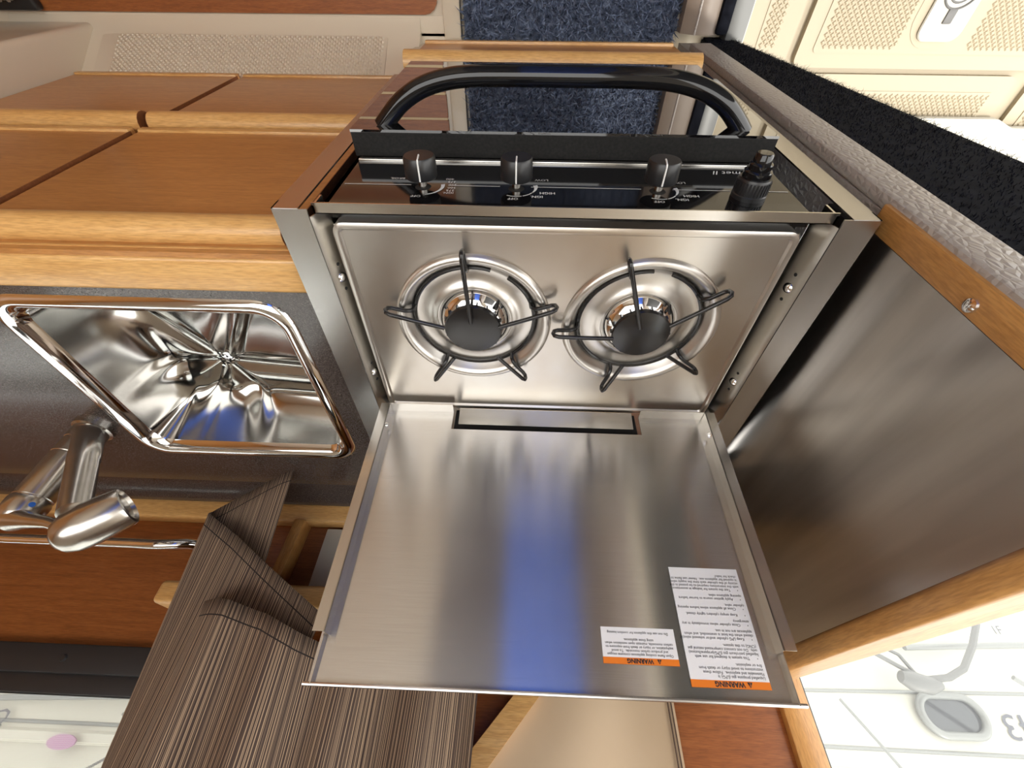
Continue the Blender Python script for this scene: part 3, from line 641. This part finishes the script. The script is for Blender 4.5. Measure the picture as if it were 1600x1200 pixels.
def burner(cx, cy, rot):
    d = MB(); d.lathe([(0.0945, 0.0002), (0.0935, 0.0035), (0.0905, 0.0058), (0.0875, 0.006), (0.085, 0.0048), (0.0815, 0.001), (0.0775, -0.0065), (0.0745, -0.009), (0.070, -0.010), (0.058, -0.0095), (0.0525, -0.007), (0.0495, -0.0045), (0.0465, -0.004), (0.0455, -0.006), (0.036, -0.008), (0, -0.010)], (cx, cy, 0), n=72)
    p = d.build('drip_bowl', 'steel_bowl', st)
    h = MB(); h.lathe([(0.0445, -0.0065), (0.0435, -0.0035), (0.0345, 0.0085), (0.031, 0.0095), (0, 0.0095)], (cx, cy, 0), n=48); h.build('burner_head', 'chrome', p)
    c_ = MB(); c_.lathe([(0.0325, 0.0105), (0.0345, 0.0115), (0.0348, 0.0135), (0.0335, 0.0155), (0.022, 0.0175), (0.008, 0.0182), (0, 0.0183)], (cx, cy, 0), n=48)
    for k in range(18):
        a = 2 * PI * k / 18; c_.box(cx + 0.0350 - 0.003, cx + 0.0350 + 0.001, cy - 0.0009, cy + 0.0009, 0.0045, 0.0125, rot=((cx, cy, 0), 'Z', a))
    c_.build('burner_cap', 'enamel_black', p)
    e = MB(); e.lathe([(0, 0.014), (0.0018, 0.0135), (0.0022, 0.006), (0.0022, 0)], (cx - 0.030, cy - 0.030, -0.004), (0.15, 0.15, 1), 10); e.build('spark_pin', 'enamel_black', p)
    g = MB(); a0 = rot - 1.05
    ringp = [(cx + 0.0735 * math.cos(rot - 0.35 + k * (2 * PI - 0.3) / 60), cy + 0.0735 * math.sin(rot - 0.35 + k * (2 * PI - 0.3) / 60), -0.0065) for k in range(61)]
    g.tube(ringp, 0.0023, 8)
    for k in range(5):
        a = rot + 2 * PI * k / 5; R_ = lambda r, z: (cx + r * math.cos(a), cy + r * math.sin(a), z)
        path = [R_(0.0735, -0.0065), R_(0.0745, 0.002), R_(0.0775, 0.0058), R_(0.084, 0.0085), R_(0.099, 0.0088), R_(0.1035, 0.0105), R_(0.105, 0.0150), R_(0.1035, 0.0190), R_(0.0985, 0.0212), R_(0.075, 0.0222), R_((0.017, 0.034, 0.047, 0.047, 0.034)[k], 0.0228)]
        g.tube(path, 0.0026, 10)
    g.build('pan_support', 'enamel_black', p)
burner(BUR[0][0], BUR[0][1], -PI / 2 + 0.05); burner(BUR[1][0], BUR[1][1], -PI / 2 + 0.33)

# front fiddle bar across the hob
fbm = MB(); fbm.box(-0.262, 0.2505, -0.0225, -0.0115, 0.0005, 0.0022); fbm.box(-0.262, 0.2505, -0.0125, -0.0115, -0.010, 0.0022)
fbm.box(0.2485, 0.2505, -0.02, 0.012, -0.022, 0.0022); fbm.box(-0.262, -0.260, -0.02, 0.012, -0.022, 0.0022)
bar = fbm.build('fiddle_bar', 'steel_smooth', st)
for sx, xx in ((-1, 0.2485), (1, -0.260)):
    for yy, zz in ((0.0, -0.007), (0.008, -0.013)):
        MB().lathe([(0, 0.0028), (0.002, 0.0026), (0.0036, 0.0014), (0.004, 0)], (xx, yy, zz), (sx, 0, 0), 14).build('screw', 'chrome', bar)

# control panel with printing
YP = -0.013; PZ0, PZ1 = -0.132, -0.012
cp = MB(); cp.box(-0.247, 0.243, YP, YP + 0.012, PZ0, PZ1)
X_, Z_ = (1, 0, 0), (0, 0, 1)
def ptext(body, x, z, size, **k): cp.text(body, (x, YP, z), X_, Z_, size, mi=1, **k)
def pline(pts, wd):
    for a, b_ in zip(pts[:-1], pts[1:]):
        a = Vector(a); b_ = Vector(b_); d = (b_ - a); q = Vector((-d.z, 0, d.x)).normalized() * wd / 2
        cp.add([a + q, a - q, b_ - q, b_ + q], [(0, 1, 2, 3)], 1)
YL = YP - 0.0004
KZ = -0.062; KX = [0.152, 0.050, -0.103]
for a, b_ in ((0.240, 0.166), (0.125, 0.068), (0.034, -0.086), (-0.120, -0.182), (-0.212, -0.244)): pline([(a, YL, KZ - 0.004), (b_, YL, KZ - 0.004)], 0.0011)
def dial(x, z, r, a0, a1, w0, w1):
    p = []
    n_ = 18; vs = []; fs = []
    for k in range(n_ + 1):
        a = a0 + (a1 - a0) * k / n_; ww = w0 + (w1 - w0) * k / n_
        vs += [(x + r * math.cos(a), YL, z + r * math.sin(a)), (x + (r + ww) * math.cos(a), YL, z + (r + ww) * math.sin(a))]
    for k in range(n_): fs.append((2 * k, 2 * k + 1, 2 * k + 3, 2 * k + 2))
    cp.add(vs, fs, 1)
for i, x in enumerate(KX):
    if i == 0:
        dial(x, KZ, 0.0195, PI * 0.58, PI * 1.10, 0.0008, 0.0045)
        for tx, dx, dz in (('IGN.', -0.023, 0.0145), ('275', -0.026, 0.0085), ('300', -0.027, 0.0015), ('350', -0.027, -0.006), ('375', -0.025, -0.0135), ('400', -0.022, -0.021)):
            ptext(tx, x + dx, KZ + dz - 0.002, 0.0062, align='RIGHT', bold=0.0)
        ptext('OFF', x + 0.004, KZ + 0.0215, 0.0062, align='CENTER'); ptext('BROIL', x + 0.024, KZ - 0.023, 0.0062, align='LEFT')
    else:
        dial(x, KZ, 0.0195, PI * 0.62, PI * 0.82, 0.0012, 0.0012); dial(x, KZ, 0.0195, PI * 0.84, PI * 1.12, 0.0012, 0.0050); dial(x, KZ, 0.0195, PI * 0.34, PI * 0.60, 0.0012, 0.0012)
        ptext('HIGH', x - 0.025, KZ + 0.0085, 0.0070, align='RIGHT', bold=0.0001); ptext('IGN.', x - 0.015, KZ + 0.0175, 0.0070, align='RIGHT', bold=0.0001)
        ptext('OFF', x + 0.003, KZ + 0.0235, 0.0066, align='CENTER'); ptext('LOW', x - 0.020, KZ - 0.025, 0.0066, align='RIGHT')
ptext('Gourmet II', -0.242, PZ0 + 0.012, 0.0140, shear=0.35)
ctrl = cp.build('control_panel', ['black_gloss', 'white_print'], st)
MB().box(-0.247, 0.243, YP - 0.003, YP + 0.004, PZ0 - 0.006, PZ0 + 0.001, 0.001).build('bottom_trim', 'steel_smooth', ctrl)
def knob(x, turn):
    k = MB(); k.lathe([(0.0, 0.001), (0.0165, 0.001), (0.0172, 0.0025), (0.0168, 0.0205), (0.0155, 0.0225), (0, 0.0227)], (x, YP - 0.010, KZ), (0, -1, 0), 36)
    kb = k.build('control_knob', 'black_plastic', st)
    s_ = MB(); s_.lathe([(0.0045, -0.002), (0.0045, 0.012), (0, 0.012)], (x, YP, KZ), (0, -1, 0), 14); s_.build('shaft', 'nickel', kb)
    s_ = MB(); s_.lathe([(0.0, 0.0003), (0.0085, 0.0003), (0.0088, 0.0)], (x, YP, KZ), (0, -1, 0), 20); s_.build('shaft_hole', 'dark_void', kb)
    a = PI / 2 + turn; p = MB(); q = Vector((math.cos(a), 0, math.sin(a))); c0 = Vector((x, YP - 0.0328, KZ))
    p.tube([c0 + q * 0.001, c0 + q * 0.0158, c0 + q * 0.0176 + Vector((0, 0.002, 0)), c0 + q * 0.0176 + Vector((0, 0.0205, 0))], 0.0009, 6); p.build('pointer_line', 'white_print', kb)
knob(KX[0], 0.10); knob(KX[1], 0.0); knob(KX[2], -0.12)
ig = MB(); ix, iz = -0.197, KZ + 0.008
ig.lathe([(0.0175, 0), (0.0175, 0.004), (0.0165, 0.005), (0.0165, 0.018), (0.0155, 0.020), (0.0, 0.020)], (ix, YP, iz), (0, -1, 0), 40)
for k in range(30):
    a = 2 * PI * k / 30; ig.box(ix + 0.0160, ix + 0.0172, YP - 0.0175, YP - 0.0055, iz - 0.0008, iz + 0.0008, rot=((ix, YP, iz), 'Y', a))
igb = ig.build('igniter_button', 'black_plastic', st)
MB().lathe([(0.0138, 0.019), (0.0138, 0.026), (0.0125, 0.0275), (0.0112, 0.028), (0.0115, 0.033), (0.0102, 0.0345), (0.0092, 0.035), (0.0085, 0.0420), (0.0075, 0.0432), (0, 0.0434)], (ix, YP, iz), (0, -1, 0), 32).build('push_cap', 'black_gloss', igb)

# oven door
YD = -0.043; DZ1, DZ0 = -0.146, -0.515
dm = MB(); dm.box(-0.252, 0.250, YD + 0.003, -0.014, DZ0, DZ1); odoor = dm.build('oven_door', 'black_dusty', st)
MB().box(-0.2525, 0.2505, YD, YD + 0.0035, DZ0 + 0.002, DZ1 - 0.0005).build('door_glass', 'oven_glass', odoor)
hp = [(0.2175, YD + 0.004, -0.172), (0.205, YD - 0.010, -0.172), (0.188, YD - 0.026, -0.172), (0.165, YD - 0.040, -0.172), (0.138, YD - 0.049, -0.172), (0.105, YD - 0.0535, -0.172), (0.05, YD - 0.0545, -0.172), (-0.012, YD - 0.0545, -0.172), (-0.065, YD - 0.0545, -0.172), (-0.11, YD - 0.053, -0.172), (-0.142, YD - 0.048, -0.172), (-0.168, YD - 0.039, -0.172), (-0.190, YD - 0.026, -0.172), (-0.207, YD - 0.010, -0.172), (-0.2195, YD + 0.004, -0.172)]
MB().tube(smooth([(a, YD + (b - YD) * 0.90, c) for a, b, c in hp]), 0.0108, 24).build('handle', 'black_gloss', odoor)

# lid standing open behind the hob
def ly_(z): return 0.2905 + 0.022 * z
ld = MB()
ld.prism([(x, ly_(z), z) for x, z in ((-0.241, 0.010), (-0.139, 0.010), (-0.139, 0.042), (0.139, 0.042), (0.139, 0.010), (0.243, 0.010), (0.241, 0.352), (-0.240, 0.352))], (0, 0.0015, 0))
lid = ld.build('lid', 'steel_lid', st)
for sx in (-1, 1):
    f = MB(); a, b_ = sx * 0.232, sx * 0.2335; c_ = sx * 0.245
    f.prism([(a, ly_(0.012), 0.012), (a, ly_(0.012) - 0.018, 0.012), (a, ly_(0.309) - 0.018, 0.309), (a, ly_(0.309), 0.309)], (sx * 0.0012, 0, 0))
    f.prism([(a, ly_(0.012) - 0.018, 0.012), (c_, ly_(0.012) - 0.018, 0.012), (c_, ly_(0.309) - 0.018, 0.309), (a, ly_(0.309) - 0.018, 0.309)], (0, 0.0012, 0))
    f.build('side_flange', 'steel_smooth', lid)
    f = MB(); f.box(min(sx * 0.139, sx * 0.24), max(sx * 0.139, sx * 0.24), ly_(0) - 0.016, ly_(0) + 0.001, 0.010, 0.0112); f.build('bottom_lip', 'steel_smooth', lid)
    f = MB(); f.prism([(sx * 0.236, ly_(.31) - 0.0, 0.309), (sx * 0.236, ly_(.31) - 0.006, 0.309), (sx * 0.236, ly_(.35) - 0.006, 0.352), (sx * 0.236, ly_(.35), 0.352)], (sx * 0.001, 0, 0)); f.build('upper_edge', 'steel_smooth', lid)
    f = MB(); f.lathe([(0, 0.003), (0.0025, 0.0026), (0.004, 0)], (sx * 0.232, ly_(0.04) - 0.009, 0.045), (-sx, 0, 0), 12); f.build('rivet', 'chrome', lid)
    f = MB(); f.tube([(sx * 0.250, 0.300, 0.010), (sx * 0.262, 0.300, 0.010), (sx * 0.264, 0.302, 0.004), (sx * 0.264, 0.325, 0.000)], 0.0013, 6); f.build('hinge_wire', 'chrome', lid)
tp = MB(); tp.tube([(-0.244, ly_(.352) - 0.004, 0.3515), (0.244, ly_(.352) - 0.004, 0.3515)], 0.0019, 8); tp.build('top_roll', 'steel_trim', lid)
hg = MB(); hg.box(-0.127, 0.129, 0.2835, 0.2850, 0.0095, 0.036, rot=((0, 0.284, 0.0095), 'X', -0.15)); hg.box(-0.127, 0.129, 0.284, 0.298, 0.0085, 0.0100); hg.build('hinge_tab', 'steel_smooth', lid)
hk = MB(); hk.box(-0.136, 0.137, 0.300, 0.302, 0.0, 0.046); hk.build('hinge_backing', 'dark_void', lid)
rd = MB(); rd.box(-0.250, 0.250, 0.2925, 0.42, -0.03, -0.004); rd.build('rear_deck', 'steel_trim', st)

def label(x0, x1, z0, z1, band, items, sz):
    m = MB(); yy = ly_((z0 + z1) / 2) - 0.0012
    def q(a, b_, c, d, off, mi): m.add([(a, ly_(c) - off, c), (b_, ly_(c) - off, c), (b_, ly_(d) - off, d), (a, ly_(d) - off, d)], [(0, 1, 2, 3)], mi)
    q(x0, x1, z0, z1 - band, 0.0008, 0); q(x0, x1, z1 - band, z1, 0.0008, 1)
    up = Vector((0, 0.022, 1)).normalized(); cx = (x0 + x1) / 2
    P_ = lambda x, z: (x, ly_(z) - 0.0009, z)
    zc = z1 - band / 2
    m.text('WARNING', P_(cx + 0.001, zc - band * 0.33), X_, up, band * 0.95, 2, align='CENTER', bold=0.0002, lift=0.0002)
    tx = cx - 0.0185 * (x1 - x0) / 0.077; h_ = band * 0.36
    m.add([Vector(P_(tx - h_ * 1.1, zc - h_)) + Vector((0, -0.0003, 0)), Vector(P_(tx + h_ * 1.1, zc - h_)) + Vector((0, -0.0003, 0)), Vector(P_(tx, zc + h_)) + Vector((0, -0.0003, 0))], [(0, 1, 2)], 2)
    m.text('!', P_(tx, zc - h_ * 0.85), X_, up, band * 0.62, 1, align='CENTER', lift=0.0005, bold=0.0001)
    for t_, fx_, fz_, al in items:
        m.text(t_, P_(x0 + (x1 - x0) * fx_, z1 - fz_ * (z1 - z0)), X_, up, sz, 2, align=al, lift=0.0002)
    return m.build('warning_label', ['label_white', 'label_orange', 'label_ink'], lid, weld=False, normals=False)
t1 = [('Open flame cooking appliances consume oxygen', .5, .285, 'CENTER'), ('and produce carbon monoxide.  To avoid', .5, .385, 'CENTER'), ('asphyxiation, or injury or death from exposure to', .5, .485, 'CENTER'), ('carbon monoxide, maintain open ventilation when', .5, .585, 'CENTER'), ('using these appliances.', .5, .685, 'CENTER'), ('Do not use this appliance for comfort heating', .5, .88, 'CENTER')]
a = label(-0.1305, -0.0535, 0.2905, 0.3235, 0.0058, t1, 0.00345); a['label'] = 'small white warning label with orange heading'
t2 = []
lines = [(0, 'Liquefied propane gas (LPG) is'), (0, 'Flammable and explosive.  Follow these'), (0, 'instructions to avoid injury or death from'), (0, 'fire or explosion.'), None,
         (1, 'This system is designed for use with'), (0, 'liquefied petroleum gas (LPG/propane/butane)'), (0, 'only.  Do not connect compressed natural gas'), (0, '(CNG) to this system.'), None,
         (1, 'Keep LPG cylinder and/or solenoid valve(s)'), (0, 'closed when the boat is unattended, and when'), (0, 'appliances are not in use.'), None, (1, 'Close cylinder valves immediately in any'), (0, 'emergency.'), None,
         (1, 'Keep empty cylinders tightly closed.'), None, (1, 'Close all appliance valves before opening'), (0, 'cylinder valve.'), None, (1, 'Apply ignition source to burner before'), (0, 'opening appliance valve.'), None,
         (1, 'Test the system for leakage in accordance'), (0, 'with the instructions required to be posted in the'), (0, 'vicinity of the cylinder each time the supply valve'), (0, 'is opened for appliance use.  Never use flame to'), (0, 'check for leaks!')]
zf = 0.092
for e_ in lines:
    if e_ is None: zf += 0.0215; continue
    if e_[0]: t2.append(('\u2022', 0.06, zf, 'LEFT')); t2.append((e_[1], 0.17, zf, 'LEFT'))
    else: t2.append((e_[1], 0.04, zf, 'LEFT'))
    zf += 0.0315
a = label(-0.2165, -0.1385, 0.2265, 0.3400, 0.0064, t2, 0.0038); a['label'] = 'tall white warning label with orange heading'

# drawer under the oven
dw = thing('drawer', (0, 0.0, -0.76), 'narrow cherry drawer front with maple edges below the black oven door', 'drawer')
d_ = MB().box(-0.268, 0.268, -0.032, -0.018, -0.745, -0.565).build('front', 'cherry', dw)
MB().box(-0.268, 0.268, -0.018, 0.30, -0.745, -0.53).build('box', 'ply_edge', dw)
prof = [(-0.032 + 0.020 * math.cos(t), -0.560 + 0.020 * math.sin(t)) for t in [PI * 0.12 + i * (PI * 1.42) / 12 for i in range(13)]] + [(-0.018, -0.577), (-0.018, -0.548)]
MB().prism([(-0.272, p[0], p[1]) for p in prof], (0.544, 0, 0)).build('bullnose_grip', 'maple', d_)
MB().box(-0.266, 0.268, -0.037, -0.018, -0.757, -0.744, 0.002).build('bottom_strip', 'maple', d_)
kick = MB(); kick.box(-0.30, 0.31, -0.012, 0.04, FLOOR - 0.02, -0.757); struct(kick.build('trim_3', 'gelcoat'), 'cream plinth under the oven drawer')

# ================================================================== CARPET
cr = thing('shag_carpet', (-0.05, -0.5, FLOOR - 0.022), 'blue shag carpet lying on the cabin floor in front of the oven', 'carpet')
MB().box(-0.298, 0.198, -1.0, -0.018, FLOOR - 0.022, FLOOR - 0.008, 0.004).build('backing', 'blue_pile', cr)
n = 42000; fp = np.stack([np.random.uniform(-0.298, 0.196, n), np.random.uniform(-1.0, -0.02, n) , np.full(n, FLOOR - 0.010)], 1)
ob = tufts('pile', fp, (0, 0, 1), 0.028, 0.0016, 'blue_pile', cr, 0.6); ob['kind'] = 'stuff'

# black case on the floor
bc = thing('storage_case', (1.30, -0.2, FLOOR), 'black plastic case with steel edge on the floor beside the cream column', 'case')
MB().box(1.185, 1.60, -0.42, -0.066, FLOOR + 0.004, FLOOR + 0.030, 0.006).build('base', 'black_plastic', bc)
MB().box(1.205, 1.60, -0.42, -0.086, FLOOR + 0.030, FLOOR + 0.055, 0.004).build('steel_edge', 'steel_smooth', bc)
MB().box(1.210, 1.60, -0.42, -0.10, FLOOR + 0.055, FLOOR + 0.11, 0.006).build('top', 'black_plastic', bc)
for x in (1.225, 1.245): MB().lathe([(0, 0.004), (0.003, 0.0035), (0.005, 0)], (x, -0.086, FLOOR + 0.043), (0, 1, 0), 12).build('rivet', 'chrome', bc)

# ================================================================== CURTAINS
def cloth(name, bottom, top, label, nu=90, nv=30, folds=(0.008, 9.0, 0.0), group='brown striped curtains at the window', taper=0.4):
    def samp(poly, t):
        P_ = [Vector(p) for p in poly]; L = [0]
        for a, b_ in zip(P_[:-1], P_[1:]): L.append(L[-1] + (b_ - a).length)
        s_ = t * L[-1]
        for k in range(len(P_) - 1):
            if s_ <= L[k + 1] + 1e-9: return P_[k].lerp(P_[k + 1], (s_ - L[k]) / max(L[k + 1] - L[k], 1e-9))
        return P_[-1]
    wid = sum((Vector(b_) - Vector(a)).length for a, b_ in zip(bottom[:-1], bottom[1:]))
    vs = []; uv = []; fs = []
    for i in range(nu + 1):
        u = i / nu; b_ = samp(bottom, u); t_ = samp(top, u); t_ = b_ + (t_ - b_) * ((1.019 - b_.z) / (t_.z - b_.z))
        for j in range(nv + 1):
            vv = j / nv; p = b_.lerp(t_, vv); amp = folds[0] * (taper + (1 - taper) * min(1, vv * 2))
            p = p + Vector((0, amp * math.sin(folds[1] * 2 * PI * u + folds[2] + 0.8 * math.sin(vv * 2)) - 0.5 * amp, 0))
            vs.append(tuple(p)); uv.append((u * wid * 1.25, vv * (t_ - b_).length))
    for i in range(nu):
        for j in range(nv): a = i * (nv + 1) + j; fs.append((a, a + nv + 1, a + nv + 2, a + 1))
    m = MB().add(vs, fs, 0, True)
    o = m.build(name, 'striped_cloth', None, uvs=uv, weld=False, normals=False)
    sm = o.modifiers.new('thickness', 'SOLIDIFY'); sm.thickness = 0.0016
    return tag(o, label, 'curtain', group)
# rear panel: its hem folds back on itself
ZT = 0.80
cloth('curtain', [(0.322, 0.478, 0.249), (0.435, 0.480, 0.181), (0.505, 0.483, 0.137), (0.574, 0.484, 0.099), (0.580, 0.492, 0.096), (0.584, 0.505, 0.088), (0.545, 0.508, 0.050), (0.478, 0.498, 0.008), (0.466, 0.496, 0.004)],
      [(0.38, 0.495, ZT), (0.42, 0.505, ZT), (0.47, 0.515, ZT), (0.535, 0.520, ZT), (0.545, 0.535, ZT), (0.540, 0.580, ZT), (0.50, 0.610, ZT), (0.46, 0.620, ZT), (0.45, 0.622, ZT)],
      'brown pinstriped curtain with folded-back hem hanging above the dark countertop', folds=(0.003, 4.0, 0.4))
cloth('curtain', [(0.500, 0.478, 0.241), (0.488, 0.458, 0.243), (0.44, 0.442, 0.246), (0.385, 0.442, 0.259), (0.330, 0.450, 0.281), (0.305, 0.465, 0.288), (0.24, 0.49, 0.28), (0.16, 0.50, 0.29), (0.085, 0.505, 0.30)],
      [(0.478, 0.485, ZT), (0.465, 0.470, ZT), (0.43, 0.462, ZT), (0.38, 0.465, ZT), (0.34, 0.475, ZT), (0.31, 0.485, ZT), (0.25, 0.51, ZT), (0.17, 0.51, ZT), (0.098, 0.515, ZT)],
      'brown pinstriped curtain with straight hem hanging behind the stove lid', folds=(0.021, 4.2, 1.2))
# blue cloth added behind the camera to put the blue stripe in the lid reflection
tw = MB(); vs = []; fs = []
for i in range(25):
    for j in range(9): vs.append((-0.235 + 0.315 * i / 24, -1.135 + 0.010 * math.sin(i * 0.9), -0.80 + 1.8 * j / 8))
for i in range(24):
    for j in range(8): a = i * 9 + j; fs.append((a, a + 9, a + 10, a + 1))
tw.add(vs, fs, 0, True); o = tw.build('reflection_cloth', 'blue_cloth', normals=False); tag(o, 'unseen blue cloth added to mirror as the blue stripe in the raised steel lid', 'towel'); sm = o.modifiers.new('thickness', 'SOLIDIFY'); sm.thickness = 0.004

# ================================================================== NEIGHBOURING BOAT outside the windows
YH = 2.2
nb = thing('moored_boat', (0, YH + 0.2, -1.2), 'white moored boat seen through both windows, with porthole, registration digits and rails', 'boat')
def strip(z0, z1, y0, y1, x0=-5.5, x1=5.5):
    return [(x0, y0, z0), (x1, y0, z0), (x1, y1, z1), (x0, y1, z1)]
hl = MB(); prof = [(-1.2, 0.35), (-0.45, 0.08), (-0.16, 0.02), (-0.145, -0.01), (-0.10, -0.012), (0.06, 0.0), (0.30, 0.0), (0.36, 0.0), (0.37, -0.012), (0.40, -0.012), (0.41, 0.01), (1.2, 0.05)]
for (z0, y0), (z1, y1) in zip(prof[:-1], prof[1:]): hl.add(strip(z0, z1, YH + y0, YH + y1), [(0, 1, 2, 3)])
hl.add([(-5.5, YH + 0.05, 1.2), (5.5, YH + 0.05, 1.2), (5.5, YH + 1.4, 1.3), (-5.5, YH + 1.4, 1.3)], [(0, 1, 2, 3)]); hl.add([(-5.5, YH + 1.4, 1.3), (5.5, YH + 1.4, 1.3), (5.5, YH + 1.4, -1.2), (-5.5, YH + 1.4, -1.2)], [(0, 1, 2, 3)])
hull = hl.build('hull', 'hull_white', nb, normals=False)
for xa, za, xb, zb_ in ((-5.0, 0.315, 0.0, 0.29), (-5.0, 0.02, -1.2, 0.10), (0.5, 0.335, 5.0, 0.345)):
    MB().tube([(xa, YH - 0.001, za), (xb, YH - 0.001, zb_)], 0.007, 8).build('moulding', 'cable_light', hull)
rr_ = MB(); rr_.tube([(-1.86, YH - 0.05, -0.085), (-3.2, YH - 0.05, -0.155)], 0.013, 10); rr_.build('rub_rail', 'cable_light', hull); MB().tube([(0.9, YH - 0.03, 0.20), (3.5, YH - 0.03, 0.31)], 0.012, 10).build('rub_rail', 'cable_light', hull)
ph = MB()
def capsule(cx, cz, hx, hz, n=12): return [(cx + (hx - hz) + hz * math.cos(t), cz + hz * math.sin(t)) for t in [-PI / 2 + PI * k / n for k in range(n + 1)]] + [(cx - (hx - hz) - hz * math.cos(t), cz - hz * math.sin(t)) for t in [-PI / 2 + PI * k / n for k in range(n + 1)]]
pcx, pcz = -1.945, 0.17
ph.tube([(x, YH - 0.022, z) for x, z in capsule(pcx, pcz, 0.135, 0.072)], 0.016, 10, closed=True); pho = ph.build('porthole', 'cable_light', nb)
MB().prism([(x, YH - 0.014, z) for x, z in capsule(pcx, pcz, 0.122, 0.060)], (0, 0.006, 0)).build('pane', 'smoked_glass', pho)
lt = MB(); lt.text('243', (-2.385, YH - 0.002, 0.155), X_, Z_, 0.135, 0, lift=0.003, xs=1.1, shear=0.12); lt.build('registration_digits', 'registration_ink', nb)
lt = MB(); lt.text('ON', (2.27, YH - 0.014, 0.300), X_, Z_, 0.10, 0, lift=0.004, shear=0.25); lt.build('lettering', 'registration_ink', nb)
lt = MB(); lt.text('DO', (-2.385, YH - 0.02, -0.255), (-1, 0, 0), (0, 0, -1), 0.055, 0, lift=-0.03); lt.build('lettering', 'registration_ink', nb); lt = MB(); lt.text('1F', (-2.40, YH - 0.02, -0.175), (-1, 0, 0), (0, 0, -1), 0.055, 0, lift=-0.03); lt.build('lettering', 'registration_ink', nb)
bdg = MB(); bdg.prism([(1.965 + 0.062 * math.cos(t) , YH - 0.040, 0.402 + 0.026 * math.sin(t)) for t in [2 * PI * k / 24 for k in range(24)]], (0, 0.008, 0)); bdg.build('oval_badge', 'badge_violet', nb)
po = MB(); po.tube([(-2.05, YH - 0.30, 0.06), (-2.45, YH - 0.30, 0.36), (-2.7, YH - 0.30, 0.55)], 0.010, 8); po.build('stanchion', 'cable_light', nb)
po = MB(); po.tube([(-1.29, YH - 0.3, 0.16), (-1.38, YH - 0.3, 0.30), (-1.55, YH - 0.3, 0.58)], 0.006, 8); po.build('stay', 'cable_light', nb)
ca = MB(); ca.tube([(-1.83, YH - 0.12, 0.055), (-1.92, YH - 0.14, 0.045), (-2.0, YH - 0.15, 0.01), (-2.10, YH - 0.15, -0.08), (-2.25, YH - 0.15, -0.25), (-2.35, YH - 0.15, -0.36)], 0.014, 8)
ca.tube([(-1.83, YH - 0.12, 0.055), (-1.74, YH - 0.12, 0.01), (-1.62, YH - 0.12, -0.06)], 0.010, 8); ca.tube([(-1.80, YH - 0.12, 0.05), (-1.76, YH - 0.12, -0.04), (-1.68, YH - 0.12, -0.08)], 0.008, 8)
ca.build('shore_cable', 'cable_grey', nb)
pg = MB(); pg.tube([(-1.72, YH - 0.12, 0.045), (-1.76, YH - 0.12, 0.06), (-1.83, YH - 0.12, 0.075), (-1.88, YH - 0.12, 0.07)], [0.025, 0.04, 0.036, 0.02], 14); pg.build('cable_plug', 'cable_grey', nb)
ls = MB(); ls.tube([(2.12, YH - 0.2, 0.36), (2.42, YH - 0.2, 0.52)], 0.005, 6); ls.build('lifeline', 'cable_grey', nb); MB().tube([(1.55, YH - 0.2, 0.40), (1.75, YH - 0.2, 0.52)], 0.005, 6).build('lifeline', 'cable_grey', nb)
qq = MB(); qq.box(1.52, 1.66, YH - 0.10, YH - 0.02, 0.20, 0.33, 0.01, rot=((1.6, YH, 0.27), 'Y', 0.3)); qq.tube([(1.55, YH - 0.12, 0.22), (1.62, YH - 0.12, 0.36), (1.70, YH - 0.12, 0.30)], 0.01, 8); qq.build('winch_bracket', 'cable_grey', nb)
